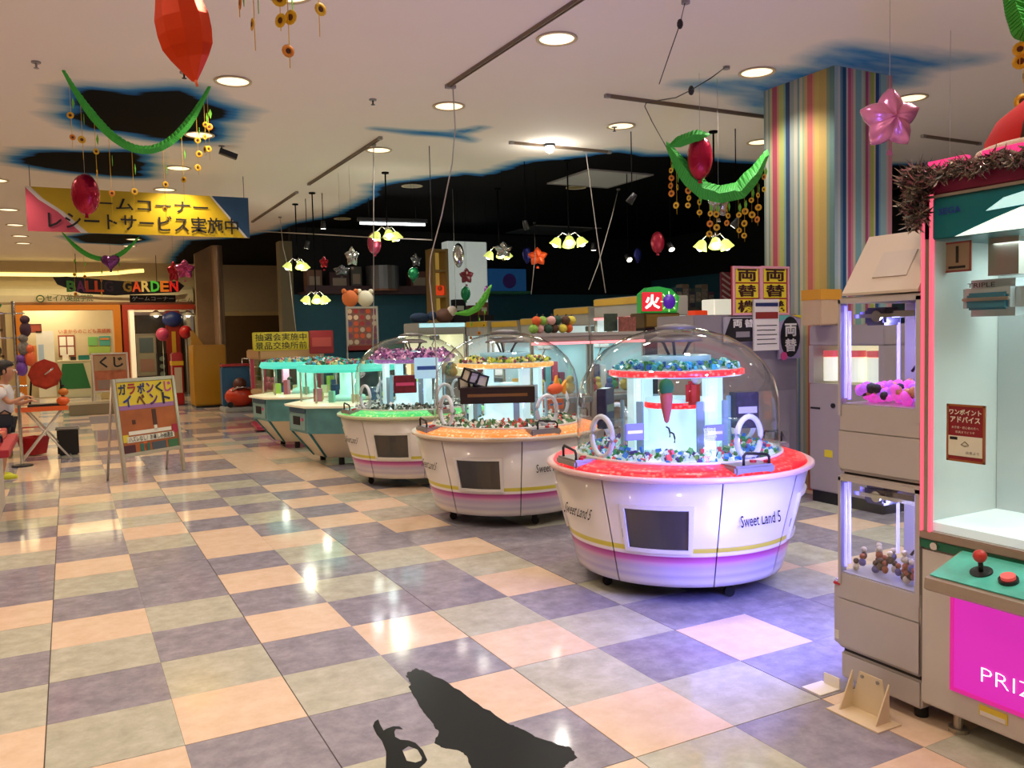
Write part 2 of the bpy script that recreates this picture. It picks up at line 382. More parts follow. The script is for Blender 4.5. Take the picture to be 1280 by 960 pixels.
b = MB(); b.bx(PX0, PX1, PY0, PY1, 0, H); pil = struct(b.build('pillar', mat('pillar core', '#b9b0a0', .7))); stripe_build(pil)
# ---- steel-edged partition at the left end of the game corner
pm = mat('worn beige partition', '#9a7c55', .6, noise=.25, nscale=3)
b = MB(); b.bx(2.72, 3.10, 20.86, 21.0, 0, 3.55); prt = struct(b.build('partition', pm))
b = MB(); b.prism([(2.72, 3.55), (3.1, 3.75), (3.1, 3.55)], .14, 'y', (0, 20.86, 0)); b.build('sloped_top', pm, prt)
b = MB(); b.cyl((3.22, 20.9, H/2), .13, H, 24); struct(b.build('round_post', mat('satin steel', '#c9b090', .3, .6)))
# ================================================================== CEILING FITTINGS
lens_on = glow('lit diffuser', '#ffe9be', 1.5, '#fff2d8'); lens_off = mat('unlit diffuser', '#8d8148', .4)
trimm = mat('ivory trim ring', '#c9b795', .5)
def make_downlight(lens):
    t = thing('downlight', '', 'ceiling light')
    b = MB(); b.lathe([(.135, 0), (.16, -.004), (.16, -.012), (.135, -.012), (.135, 0)], 28); b.build('trim_ring', trimm, t)
    b = MB(); b.lathe([(0, -.009), (.07, -.0085), (.134, -.004)], 28); b.build('diffuser', lens, t)
    return t
DLBL = {(1.38, 7.65): 'lit round downlight beside the large dark torn-sky mural', (3.42, 5.6): 'lit round downlight at top centre near the end of the ceiling rail',
 (3.42, 7.65): 'lit round downlight crossed by a white hanging cable', (5.47, 5.6): 'lit round downlight touching the blue paint left of the striped pillar',
 (5.47, 7.65): 'lit round downlight left of the green garland, below the long thin rail', (7.52, 5.6): 'lit round downlight behind the pink star balloon'}
base_dl = make_downlight(lens_on); used = False
def lab_dl(x, y):
    for (a, c), l in DLBL.items():
        if abs(a-x) < .1 and abs(c-y) < .1: return l
    col = {-2.85: 'far left', -.75: 'left', 1.38: 'over the aisle', 3.42: 'above the row of dome machines', 5.47: 'right of the dome machines', 7.52: 'beyond the pillar'}[x]
    rank = ['nearest', 'second', 'third', 'fourth', 'fifth', 'sixth', 'seventh', 'eighth', 'ninth', 'tenth', 'eleventh', 'twelfth', 'last']
    ys = sorted(q for p, q in LAMPS if p == x and q > .5 and not any(abs(a-p) < .1 and abs(c-q) < .1 for a, c in DLBL))
    return 'round white downlight %s, %s of its line towards the back' % (col, rank[ys.index(y)] if y in ys else 'behind the viewer')
for x, y in LAMPS:
    if y < 1: continue
    o = base_dl if not used else copy_tree(base_dl); used = True
    o.location = (x, y, H); o['label'] = lab_dl(x, y); o['group'] = 'ceiling downlights'
od = make_downlight(lens_off); first = True
for (px, py, l) in ((515, 232, 'unlit yellowish downlight in the black ceiling, left of the white cable'), (720, 234, 'unlit yellowish downlight behind the white ceiling panel'), (428, 273, 'small unlit yellowish downlight in the black ceiling above the fluorescent tube')):
    p = on_z(px, py, H); o = od if first else copy_tree(od); first = False
    o.location = p; o['label'] = l; o['group'] = 'unlit downlights'; o['category'] = 'ceiling light'
# lighting rails
railm = mat('grey brown rail', '#7d6c5a', .5, .3)
def rail(p, q, label, wd=.035):
    d = Vector(q)-Vector(p); L = d.length; a = math.atan2(d.y, d.x)
    t = thing('lighting_rail', label, 'ceiling rail', (p[0], p[1], H), a)
    b = MB(); b.bx(0, L, -wd/2, wd/2, -.022, 0); b.bx(0, L, -wd/2, -wd/4, -.03, -.022); b.bx(0, L, wd/4, wd/2, -.03, -.022); b.build('track', railm, t)
    for k in (0, L-.04):
        b = MB(); b.bx(k-.005, k+.045, -wd/2-.004, wd/2+.004, -.034, 0); b.build('end_cap', grey, t)
rail((3.13, 7.03, H), (3.17, 3.6, H), 'long brown ceiling rail running to the top edge of the view')
rail((3.2, 12.2, H), (3.22, 9.1, H), 'ceiling rail left of the thin blue ceiling streak')
rail((3.2, 16.4, H), (3.2, 12.9, H), 'farthest ceiling rail over the aisle above the teal machines')
rail((4.62, 6.70, H), (6.8, 6.70, H), 'long thin ceiling rail left of the striped pillar')
rail((4.68, 8.76, H), (6.1, 8.76, H), 'short ceiling rail above the white ceiling panel')
rail((9.1, 6.62, H), (10.2, 6.62, H), 'short ceiling rail right of the pink star balloon')
# track spotlights
spotw = glow('spot lamp face', '#fff6dc', 6)
def spot(px, py, D, label, tilt=(.5, .3), lit=True, drop=None, s=1):
    p = at(px, py, D); t = thing('track_spotlight', label, 'spotlight', (p.x, p.y, H), 0)
    z = p.z-H
    b = MB(); b.tube([(0, 0, 0), (0, 0, z+.06*s)], .006); b.build('stem', mat('matt black', '#040404', .9, spec=.1), t)
    b = MB(); b.lathe([(0, .06), (.03, .06), (.035, .02), (.045, -.06), (.04, -.06), (0, -.045)], 14); b.build('lamp_head', dark, t, (0, 0, z), (tilt[0], tilt[1], 0))
    b = MB(); b.lathe([(0, -.058), (.038, -.061)], 14); b.build('lamp_face', spotw if lit else lens_off, t, (0, 0, z), (tilt[0], tilt[1], 0))
spot(790, 248, 9.5, 'dark track spotlight above the crossing white cables', (.6, .4))
spot(657, 281, 11, 'small dark track spotlight left of the wide hanging lamp cluster', (.2, -.4))
spot(404, 281, 13, 'small lit track spotlight left of the fluorescent tube', (0, 0))
spot(384, 306, 13.5, 'small lit track spotlight left of the red star balloon', (.2, .2))
spot(920, 278, 9.5, 'small track spotlight under the sunflower garland near the pillar', (.5, .5))
spot(838, 308, 11, 'small lit track spotlight right of the red oval balloon', (-.7, .2))
spot(785, 322, 12, 'lit track spotlight left of the far red oval balloon', (-.9, .2))
spot(742, 308, 13, 'tiny lit track spotlight right of the wide lamp cluster', (0, 0))
p = on_z(687, 180, H)
t = thing('glare_spotlight', 'bright round spotlight glaring on the ceiling beside the white panel', 'spotlight', (p.x, p.y, H))
b = MB(); b.lathe([(0, -.0), (.07, -.0), (.07, -.02), (.05, -.03), (0, -.03)], 20); b.build('housing', dark, t)
b = MB(); b.sph((0, 0, -.05), .055, 14); b.build('bulb', glow('glaring bulb', '#fffaf0', 14), t)
light('POINT', 'glare_lamp', (p.x, p.y, H-.16), 14, (1, .95, .85), .05)
# fluorescent tube and white panel
a, c = on_z(450, 279, 3.35), on_z(531, 281, 3.35)
t = thing('fluorescent_batten', 'long lit white fluorescent tube under the black ceiling', 'ceiling light', (a.x, a.y, 3.35), math.atan2(c.y-a.y, c.x-a.x)); L = (c-a).length
b = MB(); b.bx(-.04, L+.04, -.04, .04, .03, .09); b.build('housing', dark, t)
b = MB(); b.cyl((L/2, 0, 0), .018, L, 12, (0, math.pi/2, 0)); b.build('tube', glow('fluorescent tube', '#f4fbff', 9), t)
for k in (.15, L-.15):
    b = MB(); b.tube([(k, 0, .09), (k, 0, H-3.35)], .006, 6); b.build('hanger', dark, t)
light('AREA', 'tube_lamp', ((a.x+c.x)/2, (a.y+c.y)/2, 3.3), 22, (.95, 1, 1), L, (0, 0, math.atan2(c.y-a.y, c.x-a.x)), shape='RECTANGLE', size_y=.05)
t = thing('ceiling_panel', 'square off-white ceiling panel in the black painted area', 'ceiling panel', (7.02, 10.38, H))
b = MB(); b.bx(-.52, .52, -.55, .55, -.012, 0, .004); b.build('panel_face', mat('pale ceiling panel', '#b9bcb8', .6), t)
b = MB(); b.bx(-.55, .55, -.58, -.55, -.02, 0); b.bx(-.55, .55, .55, .58, -.02, 0); b.bx(-.55, -.52, -.55, .55, -.02, 0); b.bx(.52, .55, -.55, .55, -.02, 0); b.build('panel_frame', grey, t)
p = on_z(690, 288, H)
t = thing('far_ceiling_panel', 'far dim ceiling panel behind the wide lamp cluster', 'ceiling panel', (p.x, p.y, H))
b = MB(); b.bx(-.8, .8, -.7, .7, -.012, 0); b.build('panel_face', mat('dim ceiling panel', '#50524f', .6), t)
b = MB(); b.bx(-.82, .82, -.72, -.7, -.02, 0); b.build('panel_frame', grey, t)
# ceiling sprinkler dots
for n, (px, py, l) in enumerate(((45, 77, 'small dark sprinkler head left of the green garland end'), (230, 90, 'small sprinkler head below the orange foil balloon'), (466, 124, 'small sprinkler head in the middle of the pale ceiling'), (768, 158, 'small sprinkler head right of a downlight by the long rail'), (277, 182, 'small dark ceiling camera below the large mural'))):
    p = on_z(px, py, H); t = thing('sprinkler_head' if n < 4 else 'ceiling_camera', l, 'sprinkler' if n < 4 else 'camera', (p.x, p.y, H))
    b = MB(); b.cyl((0, 0, -.006), .035, .012, 16); b.build('collar', grey, t)
    b = MB(); b.tube([(0, 0, -.012), (0, 0, -.05)], .008); b.cyl((0, 0, -.052), .02, .004, 10)
    if n == 4: b.box((.07, 0, -.09), (.2, .07, .06), (0, .3, 0))
    b.build('nozzle' if n < 4 else 'camera_body', dark if n else grey, t)
# glass-shaded lamp clusters
shade_m = mat('yellow green glass shade', '#c8d860', .25, emit='#e4ee80', es=.8); bulbw = glow('lamp bulb', '#fffbe8', 9)
def chandelier(px, py, D, label, s=1, n=3, spin=0):
    p = at(px, py, D); t = thing('hanging_lamp_cluster', label, 'lamp', p, math.atan2(-p.y, -p.x)+spin*.25)
    b = MB(); b.tube([(0, 0, .08), (0, 0, H-p.z)], .01); b.cyl((0, 0, H-p.z-.01), .05, .02); b.build('stem', MATS['matt black'], t)
    b = MB(); b.sph((0, 0, .08), .03); b.build('hub', chrome, t)
    for k in range(n):
        b = MB(); a = 2*math.pi*k/n; b.tube([(0, 0, .08), (.08*math.cos(a), .08*math.sin(a), .12), (.15*math.cos(a), .15*math.sin(a), .06)], .008); b.build('arm', chrome, t)
    for k in range(n):
        a = 2*math.pi*k/n; c = (.16*math.cos(a), .16*math.sin(a), 0)
        b = MB(); b.lathe([(.02, .06), (.045, .04), (.075, -.03), (.085, -.05)], 14, rot=None); sh = b.build('shade', shade_m, t, c, (.45*math.sin(a), -.45*math.cos(a), 0))
        b = MB(); b.sph((0, 0, -.03), .045, 10); b.build('bulb', bulbw, sh)
    light('POINT', 'cluster_lamp', (p.x, p.y, p.z-.14), 9, (1, .97, .8), .1)
chandelier(484, 294, 11.5, 'lamp cluster of yellow-green glass shades right under the fluorescent tube', spin=.6)
chandelier(395, 374, 13, 'lamp cluster left of the silver foil balloon', spin=.3)
chandelier(372, 332, 14, 'lamp cluster nearest the left end of the black ceiling', spin=1)
chandelier(711, 302, 11, 'wide lamp cluster right of the orange star balloon', n=4, spin=.2)
chandelier(624, 318, 13, 'lamp cluster left of the orange star balloon', spin=.8)
chandelier(893, 305, 9.6, 'lamp cluster hanging under the sunflower garland', spin=.4)
# ================================================================== DOME CRANE MACHINES
def glowstrip(name, c, c2, s):     # LED band: bright cells in a row round the ring
    if name in MATS: return MATS[name]
    m = mat(name, tuple(v*.35 for v in lin(c)[:3]), .3, emit=c, es=s); nt = m.node_tree; b = nt.nodes['Principled BSDF']
    tc = nt.nodes.new('ShaderNodeTexCoord'); v = nt.nodes.new('ShaderNodeTexVoronoi'); v.inputs['Scale'].default_value = 34
    nt.links.new(tc.outputs['Object'], v.inputs['Vector'])
    r = nt.nodes.new('ShaderNodeValToRGB'); r.color_ramp.elements[0].position = .10; r.color_ramp.elements[0].color = lin(c2); r.color_ramp.elements[1].position = .42; r.color_ramp.elements[1].color = lin(c)
    nt.links.new(v.outputs['Distance'], r.inputs[0]); nt.links.new(r.outputs[0], b.inputs['Emission Color'])
    nt.links.new(r.outputs[0], b.inputs['Emission Color']); return m
def print_mat():                     # printed bands that run round the body
    m = bpy.data.materials.new('white body with printed bands'); m.use_nodes = True; nt = m.node_tree; b = nt.nodes['Principled BSDF']
    b.inputs['Roughness'].default_value = .3; b.inputs['Coat Weight'].default_value = .25
    tc = nt.nodes.new('ShaderNodeTexCoord'); sp = nt.nodes.new('ShaderNodeSeparateXYZ'); nt.links.new(tc.outputs['Object'], sp.inputs[0])
    r = nt.nodes.new('ShaderNodeValToRGB'); nt.links.new(sp.outputs[2], r.inputs[0]); e = r.color_ramp.elements
    st = [(.10, '#ddd5d2'), (.135, '#ddd5d2'), (.16, '#bdb2c8'), (.18, '#cdc4ce'), (.21, '#b9a9c4'), (.235, '#c99ab8'), (.25, '#c0609f'), (.278, '#9c1f74'), (.2815, '#e2d6dc'), (.300, '#e8e0dc'), (.3015, '#c9bb33'), (.328, '#cfc04a'), (.331, '#e2dbd4'), (.36, '#e0d8d2')]
    e[0].position = 0; e[0].color = lin('#ddd5d2'); e[1].position = 1; e[1].color = lin('#e0d8d2')
    for p, c in st: q = e.new(p); q.color = lin(c)
    nt.links.new(r.outputs[0], b.inputs['Base Color']); return m
bodym = print_mat(); glow_white = glow('lit white acrylic', '#b8f0fa', .55, '#d8e8ea'); hand = mat('black handle', '#161214', .4)
def shell(r0, z0, r1, z1, a0, a1, th=.012, seg=10):
    b = MB(); b.lathe([(r0-th, z0), (r0, z0), (r0+(r1-r0)*.06, z0+(z1-z0)*.04), (r1, z1), (r1-th, z1), (r0-th, z0)], seg, a0=a0, a1=a1)
    # close the two ends
    bmesh.ops.holes_fill(b.bm, edges=[e for e in b.bm.edges if e.is_boundary], sides=8)
    return b
def scatter(name, R0, R1, z, n, cols, parent=None, size=.022, seed=1, heap=0, loc=(0, 0, 0)):
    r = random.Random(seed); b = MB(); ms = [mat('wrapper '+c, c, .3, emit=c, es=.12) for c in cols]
    for k in range(n):
        a = r.uniform(0, 6.283); rr = math.sqrt(r.uniform(R0*R0, R1*R1)); b.use(r.randrange(len(ms)))
        zz = z + heap*max(0, 1-abs(rr-(R0+R1)/2)/max(.01, (R1-R0)/2))*r.uniform(.3, 1)
        b.box((rr*math.cos(a), rr*math.sin(a), zz), (size*r.uniform(.8, 1.6), size*r.uniform(.6, 1.1), size*r.uniform(.5, .9)), (r.uniform(0, 3), r.uniform(0, 3), r.uniform(0, 3)))
    return b.build(name, ms, parent, loc)
def dome_machine(x, y, rz, label, rim, crown, candies, crown_c, seed, inner, lamp_c, deck_c='#c9f3ff'):
    t = thing('dome_crane_machine', label, 'game machine', (x, y, 0), rz, 'dome crane machines')
    D = math.radians
    b = MB(); b.lathe([(.25, .12), (.595, .12), (.745, .69), (.2, .69)], 48); b.build('inner_drum', dark, t)
    for k in range(4):
        c0 = -90+90*k
        b = shell(.612, .10, .765, .70, D(c0-24.7), D(c0+24.7)); b.build('window_panel', bodym, t)
        b = shell(.612, .10, .765, .70, D(c0+25.3), D(c0+64.7), seg=8); cp = b.build('corner_panel', bodym, t)
        # lettering on the corner panel, following its slope
        ca = D(c0+45); rr = .612+(.765-.612)*(.475-.10)/.6
        text('panel_lettering', 'Sweet Land 5', .29, .062, ink, cp, ((rr+.004)*math.cos(ca), (rr+.004)*math.sin(ca), .475), (math.pi/2-.25*1, 0, ca+math.pi/2), .004, .004, .25)
        wa = D(c0-2); rr = .612+.153*(.435-.10)/.6; tilt = math.atan2(.153, .6)
        # prize window: raised white frame, dark flap set back
        Rz = lambda z, o_: .614+.153*(z-.10)/.6+o_
        def sec(b, z0, z1, d0, d1, o_, th):
            a0, a1 = wa+D(d0), wa+D(d1); n_ = max(2, int((d1-d0)/3)); ring = []
            for q in range(n_+1):
                a = a0+(a1-a0)*q/n_; ring.append([b.bm.verts.new((r_*math.cos(a), r_*math.sin(a), z)) for r_, z in ((Rz(z0, o_-th), z0), (Rz(z0, o_), z0), (Rz(z1, o_), z1), (Rz(z1, o_-th), z1))])
            for g_, h_ in zip(ring, ring[1:]):
                for q in range(4): b.bm.faces.new([g_[q], g_[(q+1) % 4], h_[(q+1) % 4], h_[q]])
            b.bm.faces.new(ring[0]); b.bm.faces.new(ring[-1][::-1])
        b = MB(); sec(b, .30, .322, -15.6, 15.6, .016, .02); sec(b, .548, .57, -15.6, 15.6, .016, .02); sec(b, .322, .548, -15.6, -13.6, .016, .02); sec(b, .322, .548, 13.6, 15.6, .016, .02)
        fr = b.build('window_frame', whitep, t)
        b = MB(); sec(b, .322, .548, -13.6, 13.6, .005, .006); b.build('flap', flapm, fr)
        ka = D(c0-17); rk = .612+.153*(.39-.10)/.6
        b = MB(); b.bx(-.022, .022, -.006, 0, -.028, .028, .003); b.use(1).cyl((.004, -.008, -.008), .011, .012, 12, (math.pi/2, 0, 0)); b.build('lock', [grey, dark], t, (rk*math.cos(ka), rk*math.sin(ka), .40), (tilt, 0, ka+math.pi/2))
        # controls on the rim
        ha = D(c0+40)
        b = MB(); b.bx(-.13, .13, -.155, .02, 0, .05, .012); dk = b.build('control_deck', mat('silver control deck', '#9a9492', .35, .4), t, (.735*math.cos(ha), .735*math.sin(ha), .728), (0, 0, ha+math.pi/2+math.pi))
        b = MB(); b.tube([(-.10, 0, .05), (-.10, 0, .085), (-.085, 0, .10), (.05, 0, .115), (.065, 0, .10), (.065, 0, .05)], .008); b.build('handle', hand, dk)
        b = MB(); b.cyl((-.05, -.07, .055), .018, .014, 14); b.build('button', red, dk); b = MB(); b.cyl((-.105, -.03, .055), .014, .016, 12); b.build('button', red, dk)
        # clear collar in the dome
        ra = D(c0+50)
        ring = [(0, .095*math.cos(q*math.pi/12), .115*math.sin(q*math.pi/12)) for q in range(24)]
        b = MB(); b.tube(ring, .016, 8, True); b.build('dome_collar', mat('pale acrylic collar', '#dfe6f2', .15, coat=.5), t, (.575*math.cos(ra), .575*math.sin(ra), .90), (0, 0, ra))
        b = MB(); b.lathe([(.10, -.14), (.10, 0)], 20); b.build('prize_chute', PANE, t, (.52*math.cos(ra), .52*math.sin(ra), .90), (0, math.pi/2, ra))
    b = MB(); b.lathe([(.70, .70), (.775, .695), (.795, .705), (.795, .722), (.78, .73), (.755, .722), (.70, .722), (.70, .70)], 64); b.build('rim', mat('rim plastic '+rim[0], rim[2], .3, coat=.3), t)
    b = MB(); b.lathe([(.755, .724), (.745, .742), (.635, .772), (.615, .76), (.615, .722)], 72); b.build('led_ring', glowstrip('led '+rim[0], rim[0], rim[1], .95), t)
    b = MB(); b.lathe([(0, .75), (.62, .75), (.62, .765), (0, .765)], 48); b.build('prize_deck', glow('lit deck '+deck_c, deck_c, .35), t)
    b = MB(); b.lathe([(.605, .765), (.605, 1.0), (.60, 1.10), (.575, 1.2), (.52, 1.3), (.43, 1.39), (.31, 1.46), (.16, 1.505), (0, 1.52)], 64); b.build('dome', GLASS, t)
    b = MB(); b.lathe([(.608, .765), (.622, .765), (.622, .785), (.608, .785), (.608, .765)], 64); b.build('dome_band', whitep, t)
    b = MB()
    b.lathe([(.115, 1.502), (.125, 1.52), (.06, 1.535), (0, 1.54)], 24); b.build('dome_cap', mat('grey dome cap', '#77736f', .4), t)
    # tower in the middle
    b = MB(); b.lathe([(0, .765), (.26, .765), (.25, .80), (.17, .83), (.17, 1.02), (.185, 1.03), (.185, 1.09), (0, 1.09)], 32); b.build('centre_column', glow_white, t)
    b = MB(); b.lathe([(.187, 1.035), (.192, 1.04), (.192, 1.065), (.187, 1.07)], 40); b.build('column_band', glowstrip('led '+rim[0], rim[0], rim[1], .95), t)
    for k in range(4):
        a = D(45+90*k); b = MB(); b.box((.31*math.cos(a), .31*math.sin(a), 1.0), (.05, .085, .46), (0, 0, a), .008); pl_ = b.build('pillar', glow_white, t)
        for q in (-15, 15):
            a2 = a+D(q); b = MB(); b.box((.345*math.cos(a2), .345*math.sin(a2), .94), (.012, .05, .30), (0, 0, a2), .003); b.build('side_plate', mat('frosted plate', '#8aa4ae', .25, emit='#7090c0', es=.12), pl_)
    b = MB(); b.lathe([(0, 1.225), (.385, 1.225), (.40, 1.235), (.40, 1.262), (.385, 1.27), (0, 1.275)], 56); cr = b.build('crown_disc', mat('crown plastic', '#c9d6d8', .3), t)
    b = MB(); b.lathe([(.386, 1.229), (.404, 1.235), (.404, 1.262), (.386, 1.269)], 64); b.build('crown_led', glowstrip('led '+crown[0], crown[0], crown[1], .85), cr)
    b = MB(); b.lathe([(0, 1.275), (.21, 1.275), (.21, 1.345), (.19, 1.35), (0, 1.35)], 36); b.build('upper_tier', mat('upper tier', '#8ab8c8', .3, emit='#60b8d0', es=.2), t)
    b = MB()
    for a in (30, 150, 270): b.tube([(.05*math.cos(D(a)), .05*math.sin(D(a)), 1.35), (.09*math.cos(D(a)), .09*math.sin(D(a)), 1.42), (.12*math.cos(D(a)), .12*math.sin(D(a)), 1.44)], .009)
    b.lathe([(0, 1.475), (.10, 1.47), (.16, 1.445), (.165, 1.43), (0, 1.43)], 28); b.build('crane_head', mat('dull grey dish', '#5f5a58', .4), t)
    o = scatter('sweets', .30, .595, .775, 760, candies, None, .024, seed, .06, (x, y, 0)); tag(o, 'loose wrapped sweets on the deck of the '+label, 'sweets', None, 'stuff')
    o = scatter('sweets', .22, .375 if inner != 'c' else .44, 1.283, 380 if inner != 'c' else 900, crown_c, None, .022, seed+5, .035 if inner != 'c' else .10, (x, y, 0)); tag(o, 'loose sweets heaped on the upper ring of the '+label, 'sweets', None, 'stuff')
    for a in (-150, -60, 60, 150):
        light('POINT', 'dome_lamp', (x+.43*math.cos(D(a)), y+.43*math.sin(D(a)), 1.15), .6, lamp_c, .05)
    return t
CAND = ['#3a8a4a', '#d8d8d0', '#3060b0', '#b03040', '#d8a030', '#e8e8f0', '#204070']
dome_machine(3.26, 4.03, math.radians(-46), 'nearest dome crane machine with red light ring', ('#ff2030', '#ff8a80', '#e0b8b4'), ('#ff3440', '#ffb0a8'), ['#2f9a58', '#9ad8d0', '#2f78c8', '#e6f4f4', '#4a3a80', '#c8e0e0', '#3a7a3a', '#e05060'], ['#2a9a8a', '#40b0d0', '#1f5fa8', '#8adcd8', '#2a7a3a', '#c8f0f0'], 11, 'a', (.72, .95, 1))
dome_machine(3.22, 6.20, math.radians(-44), 'middle dome crane machine with orange light ring', ('#ff8a3a', '#ffe0a8', '#d8c4a8'), ('#ffb45a', '#ffe8b0'), ['#2c5a34', '#d8d0c0', '#4a7a40', '#1f2f28', '#e8e4da', '#c04030', '#6a8a5a'], ['#b8c83a', '#d8d850', '#38602a', '#8a3a5a', '#e8e090'], 23, 'b', (1, .92, .78), '#eef2e6')
dome_machine(3.19, 8.26, math.radians(-38), 'farthest dome crane machine with green light ring', ('#4ad070', '#e6ff8a', '#c8d0a0'), ('#8a5a9a', '#d0a0d0'), ['#24352a', '#d8e8e0', '#2f4a3a', '#7a8a7a', '#e8e8e8', '#20302a'], ['#a05a98', '#7a3a80', '#c888b8', '#e0a0c8', '#5a2a60'], 37, 'c', (.85, 1, .9), '#d8fff0')
# loose prizes inside the domes
def prize_box(px, py, D, dims, label, m, rz=0, name='prize_box', bands=None):
    p = at(px, py, D); t = thing(name, label, 'box', (p.x, p.y, p.z-dims[2]/2), rz)
    b = MB(); b.bx(-dims[0]/2, dims[0]/2, -dims[1]/2, dims[1]/2, 0, dims[2], .004); b.build('carton', m, t)
    if bands:
        b = MB(); b.bx(-dims[0]*.4, dims[0]*.4, -dims[1]/2-.002, -dims[1]/2, dims[2]*.42, dims[2]*.6); b.build('printed_panel', bands, t)
    return t
def hang(px, py, D, top, label, name, cat):
    p = at(px, py, D); t = thing(name, label, cat, p); return t, p
# near machine
t, p = hang(833, 500, 4.62, 1.22, 'green and red ice-pop shaped prize hanging inside the nearest dome', 'ice_pop_toy', 'toy')
b = MB(); b.sph((0, 0, .07), .045, 14, (1, .8, 1.1)); b.build('leaf_top', mat('deep green plush', '#146b3a', .8), t)
b = MB(); b.lathe([(0, -.13), (.012, -.12), (.03, -.04), (.036, .02), (.03, .04), (0, .045)], 14); b.build('cone_body', mat('red white plush', '#b85a50', .7), t)
b = MB(); b.tube([(0, 0, .1), (0, 0, 1.225-p.z)], .002, 5); b.build('cord', dark, t)
t, p = hang(866, 487, 4.9, 1.22, 'red and white doll prize hanging right of the ice-pop toy', 'festive_doll', 'toy')
b = MB(); b.box((0, 0, -.02), (.10, .05, .14), None, .02); b.build('red_coat', mat('red felt', '#c82818', .8), t)
b = MB(); b.sph((.02, -.01, .06), .032, 12); b.build('white_head', white, t)
b = MB(); b.tube([(0, 0, .08), (0, 0, 1.225-p.z)], .002, 5); b.build('cord', dark, t)
prize_box(757, 510, 5.05, (.14, .06, .24), 'dark navy prize box standing at the left inside the nearest dome', mat('navy carton', '#161a2e', .4), .6, bands=mat('pale print', '#6a7a4a', .6))
prize_box(930, 512, 5.15, (.15, .10, .22), 'dark patterned prize bag at the right inside the nearest dome', mat('grey violet bag', '#3a3548', .6, noise=.5, nscale=25), -.3, 'prize_bag', mat('white print', '#c8c4d8', .6))
prize_box(690, 505, 8.2, (.2, .12, .1), 'orange and blue toy packet seen behind the nearest dome', mat('orange packet', '#d8672e', .5), .2, 'toy_packet', mat('blue print', '#3a70b0', .5))
t = prize_box(793, 540, 4.55, (.11, .02, .09), 'small blue card leaning on the near deck, left of the column', mat('lilac card', '#7a80c0', .5, emit='#8a90ff', es=.2), -.2, 'prize_card', whitep)
t = prize_box(893, 541, 4.65, (.11, .02, .09), 'small blue card leaning on the near deck, right of the column', mat('lilac card', '#7a80c0', .5), -.2, 'prize_card', whitep)
# hook-shaped crane arms of the near machine
for (px, py, l) in ((835, 540, 'black hooked crane finger left of centre inside nearest dome'), (841, 547, 'black hooked crane finger right of centre inside nearest dome')):
    p = at(px, py, 4.66); b = MB(); b.tube([(-.012, 0, .03), (.006, 0, .02), (.014, 0, -.005), (.012, 0, -.03)], .005, 6); o = b.build('crane_finger', dark, None, p); tag(o, l, 'crane part')
# middle machine
prize_box(622, 493, 6.0, (.53, .18, .115), 'long dark patterned figure box lying across the middle dome', mat('dark brown box', '#2a1a18', .35, noise=.5, nscale=9), -.9+.42, bands=mat('brown lettering', '#7a5428', .4))
for q, (px, py, l) in enumerate(((588, 470, 'black-edged white cube hanging upper left in the middle dome'), (601, 477, 'black-edged pale cube right of its twin in the middle dome'), (583, 480, 'black-edged cube lowest of the three in the middle dome'))):
    p = at(px, py, 6.0+.05*q); t = thing('dice_cube', l, 'toy', p, .3+q)
    b = MB(); b.box((0, 0, 0), (.075, .075, .075), (.3, .2, 0)); b.build('cube_body', mat('cream cube', '#c8c4b4', .5), t)
    b = MB(); s_ = .04
    for a in (-s_, s_):
        for c in (-s_, s_): b.bx(-s_-.005, s_+.005, a-.006, a+.006, c-.006, c+.006); b.bx(a-.006, a+.006, -s_, s_, c-.006, c+.006); b.bx(a-.006, a+.006, c-.006, c+.006, -s_, s_)
    b.build('black_edging', dark, t, (0, 0, 0), (.3, .2, 0))
p = at(694, 486, 6.3); t = thing('paper_bird', 'orange and pink fish-shaped toy at the right in the middle dome', 'toy', p, .5)
b = MB(); b.sph((0, 0, 0), .07, 12, (1.4, .6, .6)); b.build('fish_body', mat('orange plush', '#e0622a', .6), t)
b = MB(); b.prism([(0, 0), (.09, .06), (.07, -.05)], .02, 'y', (.07, -.01, 0)); b.prism([(0, 0), (.04, .07), (.08, 0)], .02, 'y', (-.02, -.01, .03)); b.build('fins', mat('amber plush', '#e8a030', .6), t)
# farthest dome: dark red bag and blue lettered block
prize_box(506, 480, 8.1, (.22, .1, .17), 'dark red gift bag on the left inside the farthest dome', mat('dark red foil', '#7a1f30', .3, noise=.5, nscale=20), -.3, 'gift_bag', pinkp)
prize_box(533, 460, 8.1, (.23, .05, .20), 'pale blue block with black figures inside the farthest dome', mat('icy block', '#a8d0e8', .3, emit='#a8e0ff', es=.4), -.3, 'ice_block', mat('blue glitter', '#2050a8', .4))
